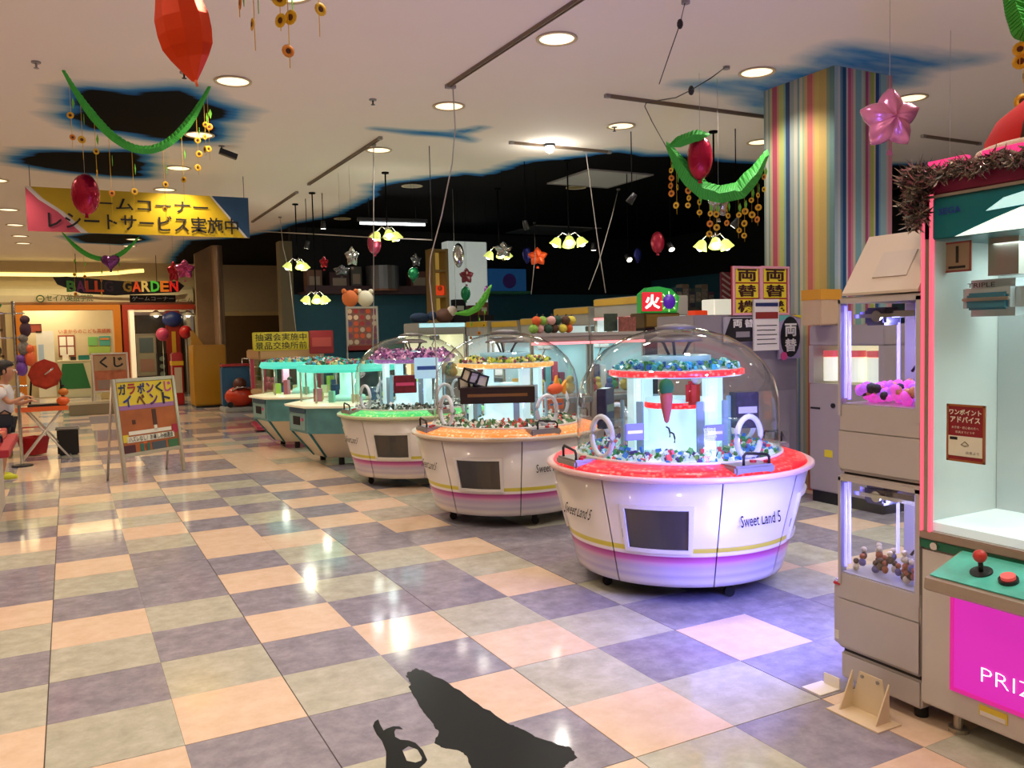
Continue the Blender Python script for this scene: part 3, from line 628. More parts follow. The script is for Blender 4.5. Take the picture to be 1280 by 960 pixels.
# ================================================================== TEAL OCTAGONAL MACHINES
def teal_machine(x, y, rz, label, seed):
    t = thing('octagonal_prize_machine', label, 'game machine', (x, y, 0), rz, 'teal octagonal machines'); D = math.radians
    b = MB(); b.lathe([(.3, .09), (.45, .09), (.70, .40), (.72, .40), (.72, .47), (.3, .47)], 8, rot=(0, 0, D(22.5)), smooth=False); b.build('lower_skirt', mat('ivory skirt', '#cfc4b0', .4), t)
    for k in range(8):
        b = MB(); a = D(22.5+45*k); b.tube([(.455*math.cos(a), .455*math.sin(a), .09), (.725*math.cos(a), .725*math.sin(a), .42)], .014, 6); b.build('edge_trim', mat('teal edge', '#1c7480', .35), t)
    b = MB(); b.lathe([(.3, .40), (.73, .40), (.74, .70), (.3, .70)], 8, rot=(0, 0, D(22.5)), smooth=False); b.build('body', mat('teal body', '#5e9aa0', .35, noise=.35, nscale=5), t)
    for k in range(4):
        a = D(-90+90*k); r = .68
        b = MB(); b.bx(-.22, .22, -.01, .012, -.11, .09, .004); b.use(1).bx(-.12, .08, -.016, -.008, -.05, .05); b.use(2).cyl((.15, -.014, .02), .02, .015, 12, (math.pi/2, 0, 0)); b.build('door', [mat('grey teal door', '#7fa6a4', .35), ink, pinkp], t, (r*math.cos(a), r*math.sin(a), .54), (0, 0, a+math.pi/2))
        b = MB(); b.bx(-.24, .24, -.012, .01, -.025, .025, .004); b.build('nameplate', mat('deep blue plate', '#1b4f70', .3), t, (r*math.cos(a), r*math.sin(a), .66), (0, 0, a+math.pi/2))
    b = MB(); b.lathe([(.3, .69), (.78, .70), (.79, .725), (.60, .745), (.3, .745)], 8, rot=(0, 0, D(22.5)), smooth=False); b.build('counter', glow('cream lit counter', '#ffe8b8', .25, '#e8dcc0'), t)
    b = MB(); b.lathe([(.58, .745), (.58, 1.12)], 8, rot=(0, 0, D(22.5)), smooth=False); b.build('glazing', PANE, t)
    for k in range(8):
        b = MB(); a = D(22.5+45*k); b.tube([(.585*math.cos(a), .585*math.sin(a), .745), (.585*math.cos(a), .585*math.sin(a), 1.12)], .012, 6); b.build('corner_post', alu, t)
    b = MB(); b.lathe([(.3, 1.10), (.60, 1.10), (.63, 1.13), (.60, 1.19), (.3, 1.19)], 8, rot=(0, 0, D(22.5)), smooth=False); b.build('lit_canopy', glow('turquoise canopy light', '#10dcc0', .8, '#60a098'), t)
    b = MB(); b.lathe([(0, .745), (.2, .745), (.18, .8), (.12, .82), (.12, 1.1), (0, 1.1)], 16); b.build('inner_column', mat('pale column', '#b8d8c8', .4, emit='#a8ffe0', es=.4), t)
    for k in range(9):
        a = D(40*k+seed*7); h = rnd.uniform(.08, .22); b = MB(); b.box((.40*math.cos(a), .40*math.sin(a), .745+h/2), (.09, .06, h), (0, 0, a+.3)); o = b.build('toy_box', mat(('mint', 'cream', 'navy', 'lime', 'rose')[k % 5]+' toy box', ('#8ac8b0', '#e0d4a8', '#2a4a7a', '#b8c84a', '#c86a7a')[k % 5], .5), None, (x, y, 0)); tag(o, 'toy box in the %s teal machine, %s' % (label.split()[0], ['at its front left', 'facing the aisle', 'at its left', 'at its back left', 'at its back', 'at its back right', 'at its right', 'at its front right', 'at its front'][k]), 'box', 'toy boxes in the '+label)
    o = scatter('sweets', .1, .52, 1.20, 260, ['#3ab0a0', '#6a4a3a', '#2a6a4a', '#c84a5a', '#4aa0c8', '#d8c88a'], None, .035, seed, .03, (x, y, 0)); tag(o, 'heap of packets on top of the '+label, 'sweets', None, 'stuff')
    light('POINT', 'canopy_lamp', (x, y-.3, 1.02), 2.5, (.5, 1, .9), .1); light('POINT', 'canopy_lamp', (x-.35, y, 1.0), 1.2, (1, .95, .8), .05)
    for k in range(4): b = MB(); a = D(45+90*k); b.cyl((.38*math.cos(a), .38*math.sin(a), .045), .035, .09, 12); b.build('foot', black, t)
    return t
teal_machine(3.04, 10.01, .15, 'nearer teal octagonal prize machine with turquoise glowing canopy', 3)
teal_machine(2.97, 11.89, .15, 'farther teal octagonal prize machine beside the pink one', 8)
for k, (mx, my) in enumerate(((3.26, 4.03), (3.22, 6.20), (3.19, 8.26))):
    par = [o for o in bpy.data.objects if o.name.startswith('dome_crane_machine')][k]
    for q in range(4):
        a = math.radians(q*90+41 - [46, 44, 38][k]*0)
        wx, wy = .50*math.cos(a), .50*math.sin(a)
        b = MB(); b.cyl((wx, wy, .03), .03, .025, 14, (math.pi/2, 0, .4)); b.bx(wx-.02, wx+.02, wy-.02, wy+.02, .055, .13); b.build('caster', black, par)
# ================================================================== FAR SHOPFRONTS
def fx(px, Y=26): return on_y(px, 430, Y).x
def fz(py, px=90, Y=26): return on_y(px, py, Y).z
cream = mat('cream shop wall', '#cdbb94', .7); orf = mat('orange shop frame', '#c9781c', .5); redf = mat('red shop frame', '#a8321c', .5)
wall('wall_shopfront_left', [(-6, fx(18), 25.9, 26.1, 0, H)], [cream]); wall('wall_shopfront_head', [(fx(18), fx(245), 25.9, 26.1, fz(381), H)], [cream])
wall('wall_shopfront_right', [(fx(245), 3.4, 25.9, 26.1, 0, H)], [cream]); wall('wall_shop_rear', [(-6, 3.4, 27.6, 27.8, 0, H)], [mat('shop back wall', '#c4b48c', .7)])
b = MB(); b.prism([(0, fz(358)), (-.10, fz(362)), (-.16, fz(370)), (-.10, fz(378)), (0, fz(381))], fx(243)-fx(-60), 'x', (fx(-60), 25.9, 0)); struct(b.build('trim_3', mat('white curved fascia', '#d8cdb2', .4)))
# cove light above the fascia
t = thing('cove_light', 'long curved yellow cove light above the far shopfronts', 'ceiling light', (fx(80), 25.3, fz(345)))
b = MB(); pts = [(fx(q)-fx(80), (-.25 if q > 150 else 0)-max(0, q-150)*.006, (fz(346-max(0, q-100)*.06)-fz(345))) for q in range(-60, 190, 15)]; b.tube(pts, .05, 8); b.build('tube', glow('cove tube', '#ffe27a', 1.6), t)
b = MB(); b.tube([(x, y+.12, z+.05) for x, y, z in pts], .05, 6); b.build('cove_lip', cream, t)
light('AREA', 'cove_lamp', (0.2, 24.4, 3.4), 90, (1, .82, .45), 5, (0, 0, 0), shape='RECTANGLE', size_y=.5)
light('AREA', 'shop_lamp', (-.5, 26.9, 3.0), 80, (1, .85, .6), 1.5); light('AREA', 'shop_lamp', (2.2, 26.9, 3.0), 25, (1, .9, .75), .8)
text('shop_lettering', 'セイハ英語学院', fx(119)-fx(61), (fz(369)-fz(377.5)), mat('green lettering', '#1f4a2c', .6), None, ((fx(119)+fx(61))/2, 25.70, fz(373)))
o = bpy.data.objects['shop_lettering']; tag(o, 'dark green raised lettering on the white curved fascia', 'lettering')
b = MB(); b.cyl((0, 0, 0), .10, .02, 20, (math.pi/2, 0, 0)); b.use(1).cyl((0, -.012, 0), .07, .01, 20, (math.pi/2, 0, 0)); b.use(0).box((0, -.02, -.01), (.1, .01, .02)); o = b.build('shop_emblem', [MATS['green lettering'], cream], None, (fx(54), 25.70, fz(374))); tag(o, 'round green emblem left of the lettering on the fascia', 'emblem')
# orange-framed shop opening
t = thing('orange_archway', 'orange square-edged portal frame of the far left shop', 'doorway', (fx(20), 25.8, 0))
W = fx(152)-fx(18)
b = MB(); b.bx(0, W, -.1, .3, fz(388), fz(381.6)); b.build('lintel', orf, t)
b = MB(); b.bx(0, .2, -.1, .3, 0, fz(388)); b.build('jamb', orf, t)
b = MB(); b.bx(W-.22, W, -.1, .3, 0, fz(388)); b.build('jamb', orf, t)
text('wall_lettering', 'いまからのこども英語館', fx(139, 27.6)-fx(74, 27.6), .13, mat('rust lettering', '#b04a20', .6), None, (fx(107, 27.6), 27.58, fz(414, 100, 27.6))); tag(bpy.data.objects['wall_lettering'], 'small rust-coloured lettering on the back wall of the orange-framed shop', 'lettering')
def board(name, x0, x1, y0, y1, Y, label, cat, m, frame=None, inner=None, group=None):
    a = on_y((x0+x1)/2, (y0+y1)/2, Y); W = abs(on_y(x1, (y0+y1)/2, Y).x-on_y(x0, (y0+y1)/2, Y).x); Hh = on_y((x0+x1)/2, y0, Y).z-on_y((x0+x1)/2, y1, Y).z
    t = thing(name, label, cat, (a.x, Y, a.z-Hh/2), 0, group)
    b = MB(); b.bx(-W/2, W/2, 0, .02, 0, Hh); b.build('sheet', m, t)
    if frame:
        f_ = min(W, Hh)*.06; b = MB(); b.bx(-W/2, W/2, -.012, .0, 0, f_); b.bx(-W/2, W/2, -.012, 0, Hh-f_, Hh); b.bx(-W/2, -W/2+f_, -.012, 0, f_, Hh-f_); b.bx(W/2-f_, W/2, -.012, 0, f_, Hh-f_); b.build('frame', frame, t)
    if inner:
        for (u0, u1, v0, v1, mm) in inner:
            b = MB(); b.bx(-W/2+W*u0, -W/2+W*u1, -.008, -.001, Hh*v0, Hh*v1); b.build('printed_area', mm, t)
    return t, W, Hh
wht = mat('poster white', '#e0dcc8', .7); grn = mat('poster green', '#6fae5c', .7); bnd = mat('poster red brown', '#8a3a22', .7)
t, W, Hh = board('notice_board', 73, 94, 419, 446, 27.58, 'brown framed notice with four white sheets on the shop back wall', 'notice', bnd, None, [(.08, .46, .52, .93, wht), (.54, .92, .52, .93, wht), (.08, .46, .07, .46, wht), (.54, .92, .07, .46, wht)])
board('green_notice', 110, 122, 421, 432, 27.58, 'upper left green leaflet on the shop back wall', 'notice', grn)
board('green_notice', 124, 138, 420, 432, 27.58, 'upper right teal leaflet on the shop back wall', 'notice', mat('poster teal', '#4a9a84', .7), None, [(.1, .9, .6, .8, mat('poster orange', '#d0803a', .7))])
board('green_notice', 111, 138, 433, 442, 27.58, 'wide yellow green leaflet below the other two', 'notice', mat('poster lime', '#9ab850', .7))
board('red_sign', 30, 52, 405, 416, 27.2, 'dark red wooden sign at the left of the orange-framed shop', 'sign', bnd, mat('dark wood frame', '#3a2014', .6))
board('white_screen', 47, 69, 414, 496.5, 27.2, 'tall white screen with pale blue print in the shop', 'screen', mat('screen white', '#d4d6cc', .6), None, [(.1, .4, .2, .8, mat('pale blue print', '#9ab4cc', .6))])
t, W, Hh = board('orange_poster', 38, 48, 432, 452, 27.58, 'narrow orange poster beside the white screen', 'poster', mat('poster orange', '#d0803a', .7))
# reception counter
def boxat(name, x0, x1, y0, y1, Y, dp, label, cat, m, top=None, group=None, z0=None, partname='body'):
    """block whose front face lies on the plane y = Y between the given picture edges"""
    c = on_y((x0+x1)/2, y0, Y); X0 = on_y(x0, (y0+y1)/2, Y).x; X1 = on_y(x1, (y0+y1)/2, Y).x; zt = c.z; zb = on_y((x0+x1)/2, y1, Y).z if z0 is None else z0
    t = thing(name, label, cat, ((X0+X1)/2, Y+dp/2, zb), 0, group); W = X1-X0
    b = MB(); b.bx(-W/2, W/2, -dp/2, dp/2, 0, zt-zb, min(.01, W*.04)); b.build(partname, m, t)
    if top:
        b = MB(); b.bx(-W/2-.02, W/2+.02, -dp/2-.02, dp/2+.02, zt-zb, zt-zb+.04, .004); b.build('top', top, t)
    return t, W, dp, zt-zb
t, W, dp, hh = boxat('reception_counter', 73, 118, 452, 482, 26.6, .5, 'white and green reception counter in the far shop', 'counter', mat('counter white', '#c4c6ac', .5), mat('counter top', '#d0c8a8', .4), z0=0)
b = MB(); b.prism([(-W/2, hh*.25), (-W/2+W*.12, hh*.95), (W*.2, hh*.95), (W*.38, hh*.25)], -.01, 'y', (0, -dp/2, 0)); b.build('green_swoosh', mat('counter green', '#1f6a3c', .5), t)
for (x0, x1, y0, y1, l, m) in ((78, 86, 443, 451, 'small white printer on the left of the counter', whitep), (98, 112, 444, 451, 'teal leaflet stand on the counter', teal), (88, 95, 446, 451, 'small dark box in the middle of the counter', dark)):
    boxat('counter_item', x0, x1, y0, y1, 26.7, .2, l, 'office item', m)
t, W, dp, hh = boxat('shop_chair', 126, 144, 462, 490, 25.2, .5, 'low cream stool unit near the far shop entrance', 'stool', mat('cream seat', '#b8a878', .6), z0=0)
b = MB(); b.bx(-W/2, W/2, dp/2-.06, dp/2, hh, hh+.3, .02); b.build('backrest', MATS['cream seat'], t)
# red-framed kids' arcade
t = thing('red_archway', 'red portal frame of the far right arcade', 'doorway', (fx(152), 25.8, 0)); W = fx(244)-fx(152)
b = MB(); b.bx(0, W, -.1, .3, fz(388), fz(381.6)); b.build('lintel', redf, t)
b = MB(); b.bx(0, .18, -.1, .3, 0, fz(388)); b.build('jamb', redf, t)
b = MB(); b.bx(.22, .34, -.06, .2, 0, fz(388)); b.build('lit_strip', glow('warm strip', '#ffd9a0', .5), t)
board('glass_front', 165, 236, 390, 498, 26.3, 'dim glazed front inside the red portal', 'shop window', mat('dim shop interior', '#4c4a3e', .3, noise=.4, nscale=3), alu)
t, W, Hh = board('screen_machine', 171, 196, 417, 470, 26.1, 'pale grey machine with a screen inside the red portal', 'game machine', mat('pale machine', '#9a9684', .5), alu, [(.15, .85, .55, .9, mat('dim screen', '#5a6a70', .3)), (.15, .85, .1, .4, mat('rose panel', '#a07a70', .5))])
t, W, dp, hh = boxat('black_speaker_box', 197, 209, 441, 470, 25.8, .4, 'black box with round dials inside the red portal', 'cabinet', dark, z0=0)
for k in range(3): b = MB(); b.cyl((0, -.21, hh*(.5+.18*k)), .07, .02, 14, (math.pi/2, 0, 0)); b.build('dial', mat('dial grey', '#7a8a80', .4), t)
t, W, dp, hh = boxat('painted_kiosk', 209, 226, 388, 470, 25.7, .4, 'red, yellow and blue painted kiosk beside the yellow cabinet', 'kiosk', mat('kiosk red', '#8a2418', .5), z0=0)
b = MB(); b.bx(-W*.15, W*.15, -dp/2-.01, -dp/2, .2, hh*.75); b.build('stripe', mat('kiosk yellow', '#c89a28', .5), t)
b = MB(); b.sph((0, -.1, hh-.25), .28, 14, (1, .8, .9)); b.build('round_head', mat('kiosk blue', '#2a3a80', .4), t)
for (x, y, l, m) in ((203, 418, 'pink ball balloon left of the painted kiosk', pinkp), (232, 415, 'red ball balloon right of the painted kiosk', red)):
    p = on_y(x, y, 25.2); o = thing('ball_balloon', l, 'balloon', p); b = MB(); b.sph((0, 0, 0), .17, 14, (1, 1, 1.1)); b.build('ball', m, o); b = MB(); b.tube([(0, 0, -.18), (0, 0, -p.z)], .008, 5); b.build('stick', white, o)
for (px, py) in ((195, 392), (235, 392)):
    p = on_y(px, py, 25.9); t = thing('pendant_lamp', 'white pendant lamp inside the red portal, %s' % ('left one' if px < 200 else 'right one'), 'lamp', p); b = MB(); b.lathe([(.03, .1), (.16, -.02), (.17, -.06)], 16); b.build('shade', white, t); b = MB(); b.sph((0, 0, -.04), .07); b.build('bulb', glow('warm bulb', '#fff2d0', 5), t)
# hanging garden sign with coloured letters
Ys = 23.5
t = thing('hanging_name_sign', 'dark wing-shaped hanging sign with coloured capital letters above the far shops', 'sign', (fx(155, Ys), Ys, on_y(155, 357, Ys).z))
W2 = (fx(238, Ys)-fx(75, Ys))/2
b = MB(); b.prism([(-W2, .20), (-W2*.94, .02), (-W2*.6, -.2), (-W2*.1, -.25), (W2*.9, -.16), (W2, 0), (W2*.9, .12), (W2*.2, .10), (-W2*.2, .14), (-W2*.8, .22)], .06, 'y'); b.build('sign_body', mat('dark navy sign', '#1d2230', .5), t)
b = MB(); b.prism([(-W2*1.08, -.22), (-W2*.3, -.36), (W2*.5, -.40), (W2, -.34), (W2*1.05, -.2), (W2*.5, -.32), (-W2*.3, -.29)], .05, 'y'); b.build('cream_swoosh', cream, t)
cols = ['#3f7a34', '#6a2a5a', '#a03a28', '#c84a20', '#3a2a34', None, '#7a5a1a', '#e8501c', '#e8c060', '#58c83a', '#e87820', '#e8281c']
for k, ch in enumerate('BALLG GARDEN'):
    if ch == ' ': continue
    px = 93+k*11.6; c = cols[k]
    text('letter', ch, .21, .28, glow('letter '+c, c, .55 if k > 5 else .15, c), t, (fx(px, Ys)-fx(155, Ys), -.03, on_y(px, 358, Ys).z-on_y(155, 357, Ys).z), bold=.03)
b = MB(); b.bx(fx(165, Ys)-fx(155, Ys), fx(222, Ys)-fx(155, Ys), -.02, .0, -.43, -.24); b.build('subtitle_board', ink, t)
text('subtitle', 'ゲームコーナー', 1.0, .11, mat('pale lettering', '#b8c0c8', .5), t, (fx(194, Ys)-fx(155, Ys), -.03, -.33))
for px in (100, 200): b = MB(); b.tube([(fx(px, Ys)-fx(155, Ys), .03, .1), (fx(px, Ys)-fx(155, Ys), .03, H-t.location.z)], .008, 5); b.build('hanger', dark, t)
text('shop_lettering', 'つりざおゲーム', fx(241)-fx(190), .15, mat('grey lettering', '#4a4f4a', .6), None, (fx(216), 25.68, fz(376))); tag(bpy.data.objects['shop_lettering.001'], 'grey lettering on the fascia above the red portal', 'lettering')
# yellow cabinet and kiddie ride
t = thing('yellow_cabinet', 'tall plain yellow cabinet standing by the steel post', 'cabinet', (2.9, 20.45, 0)); yc = mat('yellow lacquer', '#b8860c', .35)
b = MB(); b.bx(-.42, .30, -.45, .3, .04, 1.42, .02); b.build('carcass', yc, t)
b = MB(); b.bx(-.40, .28, -.465, -.45, .07, 1.39, .006); b.build('door', yc, t)
b = MB(); b.bx(.14, .18, -.5, -.465, .75, 1.0, .01); b.build('handle', chrome, t)
b = MB(); b.bx(-.40, .28, -.43, .28, 0, .04); b.build('plinth', dark, t)
b = MB(); b.prism([(-.42, 1.42), (-.42, 1.75), (-.36, 1.75), (-.15, 1.42)], .04, 'y', (0, -.2, 0)); b.build('fin', yc, t)
t = thing('red_post_machine', 'narrow red and blue machine left of the yellow cabinet', 'game machine', (2.28, 21.4, 0))
b = MB(); b.bx(-.12, .12, -.2, .2, 0, 1.25, .03); b.build('body', mat('glossy red', '#b02020', .2), t); b = MB(); b.bx(-.08, .08, -.215, -.2, .3, .9); b.build('window', mat('pale window', '#c8b8a0', .2), t); b = MB(); b.bx(-.13, .13, -.21, .21, .95, 1.05); b.build('yellow_band', yellow, t)
t = thing('kiddie_ride', 'small coin ride with blue canopy and red car front near the steel post', 'coin ride', (3.25, 18.4, 0))
b = MB(); b.bx(-.42, .36, -.3, .5, .0, .10, .02); b.build('base', mat('ride grey', '#a0a4a0', .4), t)
b = MB(); b.bx(-.38, .2, .2, .5, .10, .95, .03); b.build('blue_backboard', mat('ride blue', '#27608a', .4), t)
b = MB(); b.bx(-.38, .2, .18, .5, .95, 1.0, .01); b.build('red_canopy', mat('ride red', '#b03030', .4), t)
b = MB(); b.sph((-.05, 0, .32), .30, 16, (1.1, .8, .75)); b.build('car_body', mat('ride body red', '#c83a18', .3), t)
b = MB(); b.sph((-.08, -.12, .58), .14, 14); b.build('round_face', mat('ride brown', '#5a2a18', .5), t)
b = MB(); b.tube([(-.25, -.14, .45), (-.15, -.22, .52), (0, -.24, .53), (.12, -.16, .46)], .02, 8); b.build('hand_rail', chrome, t)
b = MB(); b.cyl((-.3, -.18, .16), .06, .05, 14, (math.pi/2, 0, 0)); b.build('wheel', black, t); b = MB(); b.cyl((.18, -.18, .16), .06, .05, 14, (math.pi/2, 0, 0)); b.build('wheel', black, t)
for (x, y, r_, l) in ((3.62, 19.3, .2, 'silver wire basket by the kiddie ride'),):
    t = thing('wire_basket', l, 'basket', (x, y, 0)); b = MB()
    for z in (.5, .7, .9, 1.1): b.tube([(r_*math.cos(q), r_*math.sin(q), z) for q in [k*.5236 for k in range(12)]], .01, 6, True)
    b.build('hoops', chrome, t); b = MB()
    for q in range(4): b.tube([(r_*math.cos(q*1.57), r_*math.sin(q*1.57), 0), (r_*math.cos(q*1.57), r_*math.sin(q*1.57), 1.1)], .012, 6)
    b.build('uprights', chrome, t)
# ================================================================== BANNER OVER THE AISLE
Yb = 12.0; bl, br = on_y(33, 262, Yb).x, on_y(311, 270, Yb).x; zt_, zb_ = on_y(170, 240, Yb).z, on_y(170, 293, Yb).z; BW, BH = br-bl, zt_-zb_
t = thing('hanging_banner', 'long yellow, red and blue banner with black characters hanging over the aisle', 'banner', (bl, Yb, zb_))
yb = mat('banner yellow', '#d2b012', .5); b = MB(); b.bx(0, BW, 0, .02, 0, BH); b.build('banner_sheet', yb, t)
b = MB(); b.prism([(0, 0), (0, BH*.98), (BW*.05, BH*.72), (BW*.13, BH*.45), (BW*.22, 0)], -.004, 'y', (0, -.001, 0)); b.build('red_corner', mat('banner rose', '#c04a5e', .5), t)
b = MB(); b.prism([(BW*.82, BH), (BW, BH), (BW, 0), (BW*.985, 0)], -.004, 'y', (0, -.001, 0)); b.build('blue_corner', mat('banner blue', '#1f4a72', .5), t)
b = MB(); b.prism([(BW*.81, BH), (BW*.82, BH), (BW*.99, 0), (BW*.975, 0)], -.005, 'y', (0, -.001, 0)); b.build('white_edging', white, t); b = MB(); b.prism([(BW*.22, 0), (BW*.13, BH*.45), (BW*.05, BH*.72), (0, BH*.98), (0, BH), (BW*.02, BH), (BW*.07, BH*.74), (BW*.15, BH*.47), (BW*.25, 0)], -.005, 'y', (0, -.001, 0)); b.build('white_edging', white, t)
# the long lines of lettering run along the whole banner
text('banner_lettering', 'ゲームコーナー', BW*.60, BH*.30, ink, t, (BW*.50, -.012, BH*.70), bold=.012)
text('banner_lettering', 'レシートサービス実施中', BW*.86, BH*.40, ink, t, (BW*.515, -.012, BH*.27), bold=.012)
for k in (.02, .98): b = MB(); b.tube([(BW*k, .01, BH), (BW*k, .01, H-zb_)], .004, 5); b.build('hanging_wire', dark, t)
# ================================================================== A-FRAME SIGNS
def a_sign(x, y, rz, w, h0, h1, lean, label, art, s=1):
    t = thing('a_frame_sign', label, 'sign', (x, y, 0), rz)
    frm = mat('pale aluminium frame', '#c8bda8', .35, .5); L = math.hypot(h1, lean)
    tilt = -math.atan2(lean, h1)
    pnl = MB(); pnl.bx(-w/2, w/2, .0, .012, h0, h1); board_ = pnl.build('poster', art[0], t, rot=(tilt, 0, 0))
    for (a, c, d, e_) in ((-w/2-.02, -w/2+.02, 0, h1+.02), (w/2-.02, w/2+.02, 0, h1+.02)):
        b = MB(); b.bx(a, c, -.012, .024, d, e_, .004); b.build('leg', frm, t, rot=(tilt, 0, 0))
    for z in (h0, h1):
        b = MB(); b.bx(-w/2+.02, w/2-.02, -.012, .024, z-.02, z+.02, .004); b.build('frame_rail', frm, t, rot=(tilt, 0, 0))
    for a in (-w/2, w/2):
        b = MB(); b.tube([(a, lean+.02, h1), (a, lean+lean*1.4, 0)], .014, 6); b.build('rear_leg', frm, t)
    for (u0, u1, v0, v1, m) in art[1]:
        b = MB(); b.bx(-w/2+w*u0, -w/2+w*u1, -.004, -.0005, h0+(h1-h0)*v0, h0+(h1-h0)*v1); b.build('printed_area', m, t, rot=(tilt, 0, 0))
    return t, tilt
OR = mat('poster sunset', '#b0602c', .6, noise=.35, nscale=4); YL = mat('poster yellow', '#d8c030', .6)
t, tilt = a_sign(.81, 10.15, math.radians(36), .80, .28, 1.10, .12, 'A-frame sign with colourful hand-painted lettering and an orange picture', (OR, [(.04, .96, .66, .97, YL), (.04, .96, .60, .66, mat('poster violet', '#9a6a9a', .6)), (.10, .90, .16, .24, wht), (.14, .86, .26, .31, wht), (.04, .22, .02, .13, mat('p maroon', '#4a2028', .6)), (.30, .46, .02, .13, mat('p teal', '#2f6a5a', .6)), (.36, .42, .03, .15, orange), (.5, .74, .02, .13, mat('p slate', '#4a5058', .6)), (.78, .96, .02, .13, mat('p green', '#3a6a44', .6)), (.88, .98, .22, .34, mat('p crimson', '#a8203a', .6)), (.04, .13, .17, .27, YL), (.22, .27, .40, .46, mat('p dark', '#4a2818', .6)), (.56, .63, .36, .58, mat('p dark', '#4a2818', .6)), (.57, .62, .28, .36, wht)]))
cc = ['#1c2a50', '#a0202a', '#1c2a60', '#6a1f78', '#22303a', '#b04a80']
def on_sign(s, cs, z, x0, dx, sz):
    for k, ch in enumerate(s):
        dz = z; text('painted_character', ch, sz, sz*1.15, mat('paint '+cs[k % len(cs)], cs[k % len(cs)], .5), t, (x0+dx*k, -.008*math.cos(tilt)+dz*math.sin(-tilt), dz*math.cos(tilt)), (math.pi/2+tilt, 0, 0), .035)
on_sign('ガラポンくじ', cc, 1.00, -.31, .123, .105)
on_sign('イベント', ['#1c2a80', '#6a3a20', '#5a1f6a', '#1a1440'], .87, -.26, .175, .115)
text('small_lettering', 'ハズレなし！お楽しみ抽選会', .60, .06, ink, t, (0, -.008+.45*math.sin(-tilt), .445), (math.pi/2+tilt, 0, 0), .01)
t, tilt = a_sign(.86, 21.2, math.radians(8), .74, .42, 1.28, .15, 'far A-frame sign with an orange poster in front of the shops', (mat('faded orange poster', '#b86a48', .6, noise=.3), [(.05, .95, .55, .95, mat('p beige', '#a88a68', .6)), (.1, .9, .05, .3, mat('p mauve', '#8a7468', .6))]))
text('brush_lettering', 'くじ', .5, .26, ink, t, (0, -.03, 1.08), (math.pi/2+tilt, 0, 0), .03)
boxat('low_platform', 86, 150, 505, 512, 19.8, .8, 'low grey platform under the far A-frame sign', 'platform', mat('platform grey', '#7d735c', .5), z0=0)
# ================================================================== LEFT STALL
def pole(x, y, z1, label):
    t = thing('display_pole', label, 'display stand', (x, y, 0)); b = MB(); b.cyl((0, 0, z1/2), .02, z1, 10); b.build('tube', chrome, t); b = MB(); b.cyl((0, 0, .01), .12, .02, 16); b.build('foot_plate', dark, t); return t
pa = on_z(28, 583, 0); t = pole(pa.x, pa.y, 2.05, 'chrome upright of the display rack behind the child')
b = MB()
for z in (1.0, 1.3, 1.6, 1.9): b.tube([(-.5, 0, z), (.12, 0, z)], .01, 6)
b.build('cross_bars', chrome, t)
for q, (dz, m, l) in enumerate(((1.30, purple, 'purple'), (1.55, mat('fur grey', '#8a8478', .9, noise=.5, nscale=40), 'grey furry'), (1.78, mat('plum', '#4a2f3a', .8), 'plum'), (1.42, orange, 'orange'))):
    t = thing('hanging_soft_toy', l+' soft toy hanging on the chrome display rack', 'toy', (pa.x+.06+.03*q, pa.y-.06, dz-.08)); b = MB(); b.sph((0, 0, .0), .08, 12, (.8, .7, 1.2)); b.build('body', m, t); b = MB(); b.sph((0, 0, .12), .055, 12); b.build('head', m, t)
# folding table with X legs
A = on_z(33, 578, 0); B2 = on_z(80, 572, 0); zt = on_y(60, 508, 12.5).z
t = thing('folding_table', 'narrow folding table with crossed white legs beside the display rack', 'table', ((A.x+B2.x)/2, 12.6, 0)); hw = .30
b = MB(); b.bx(-hw, hw, -.25, .25, zt-.03, zt, .006); b.build('tabletop', mat('pale wood top', '#c8a878', .5), t)
b = MB(); b.bx(-hw, hw, -.262, -.25, zt-.05, zt+.01); b.build('orange_edging', orange, t)
for yy in (-.22, .22):
    b = MB(); b.tube([(-hw+.03, yy, 0), (hw-.06, yy, zt-.03)], .014, 6); b.build('leg', white, t)
    b = MB(); b.tube([(hw-.0, yy+.03, 0), (-hw+.1, yy+.03, zt-.03)], .014, 6); b.build('leg', white, t)
TXc, TYc = (A.x+B2.x)/2, 12.6
t = thing('lottery_drum', 'round red and orange lottery drum on a black stand on the folding table', 'lottery drum', (TXc+.05, TYc, zt))
b = MB(); b.cyl((0, 0, .42), .20, .16, 8, (math.pi/2, 0, 0)); b.cyl((0, 0, .42), .17, .20, 8, (math.pi/2, 0, 0)); b.build('octagon_drum', mat('vermilion drum', '#b8381c', .35, noise=.4, nscale=12), t)
b = MB(); b.tube([(-.2, .1, 0), (-.16, .1, .42), (-.0, .1, .42)], .015, 6); b.tube([(.2, .1, 0), (.16, .1, .42), (0, .1, .42)], .015, 6); b.bx(-.22, .22, -.1, .12, 0, .03); b.build('stand', dark, t)
b = MB(); b.tube([(0, -.1, .42), (0, -.16, .42), (.1, -.16, .5)], .012, 6); b.build('crank', chrome, t)
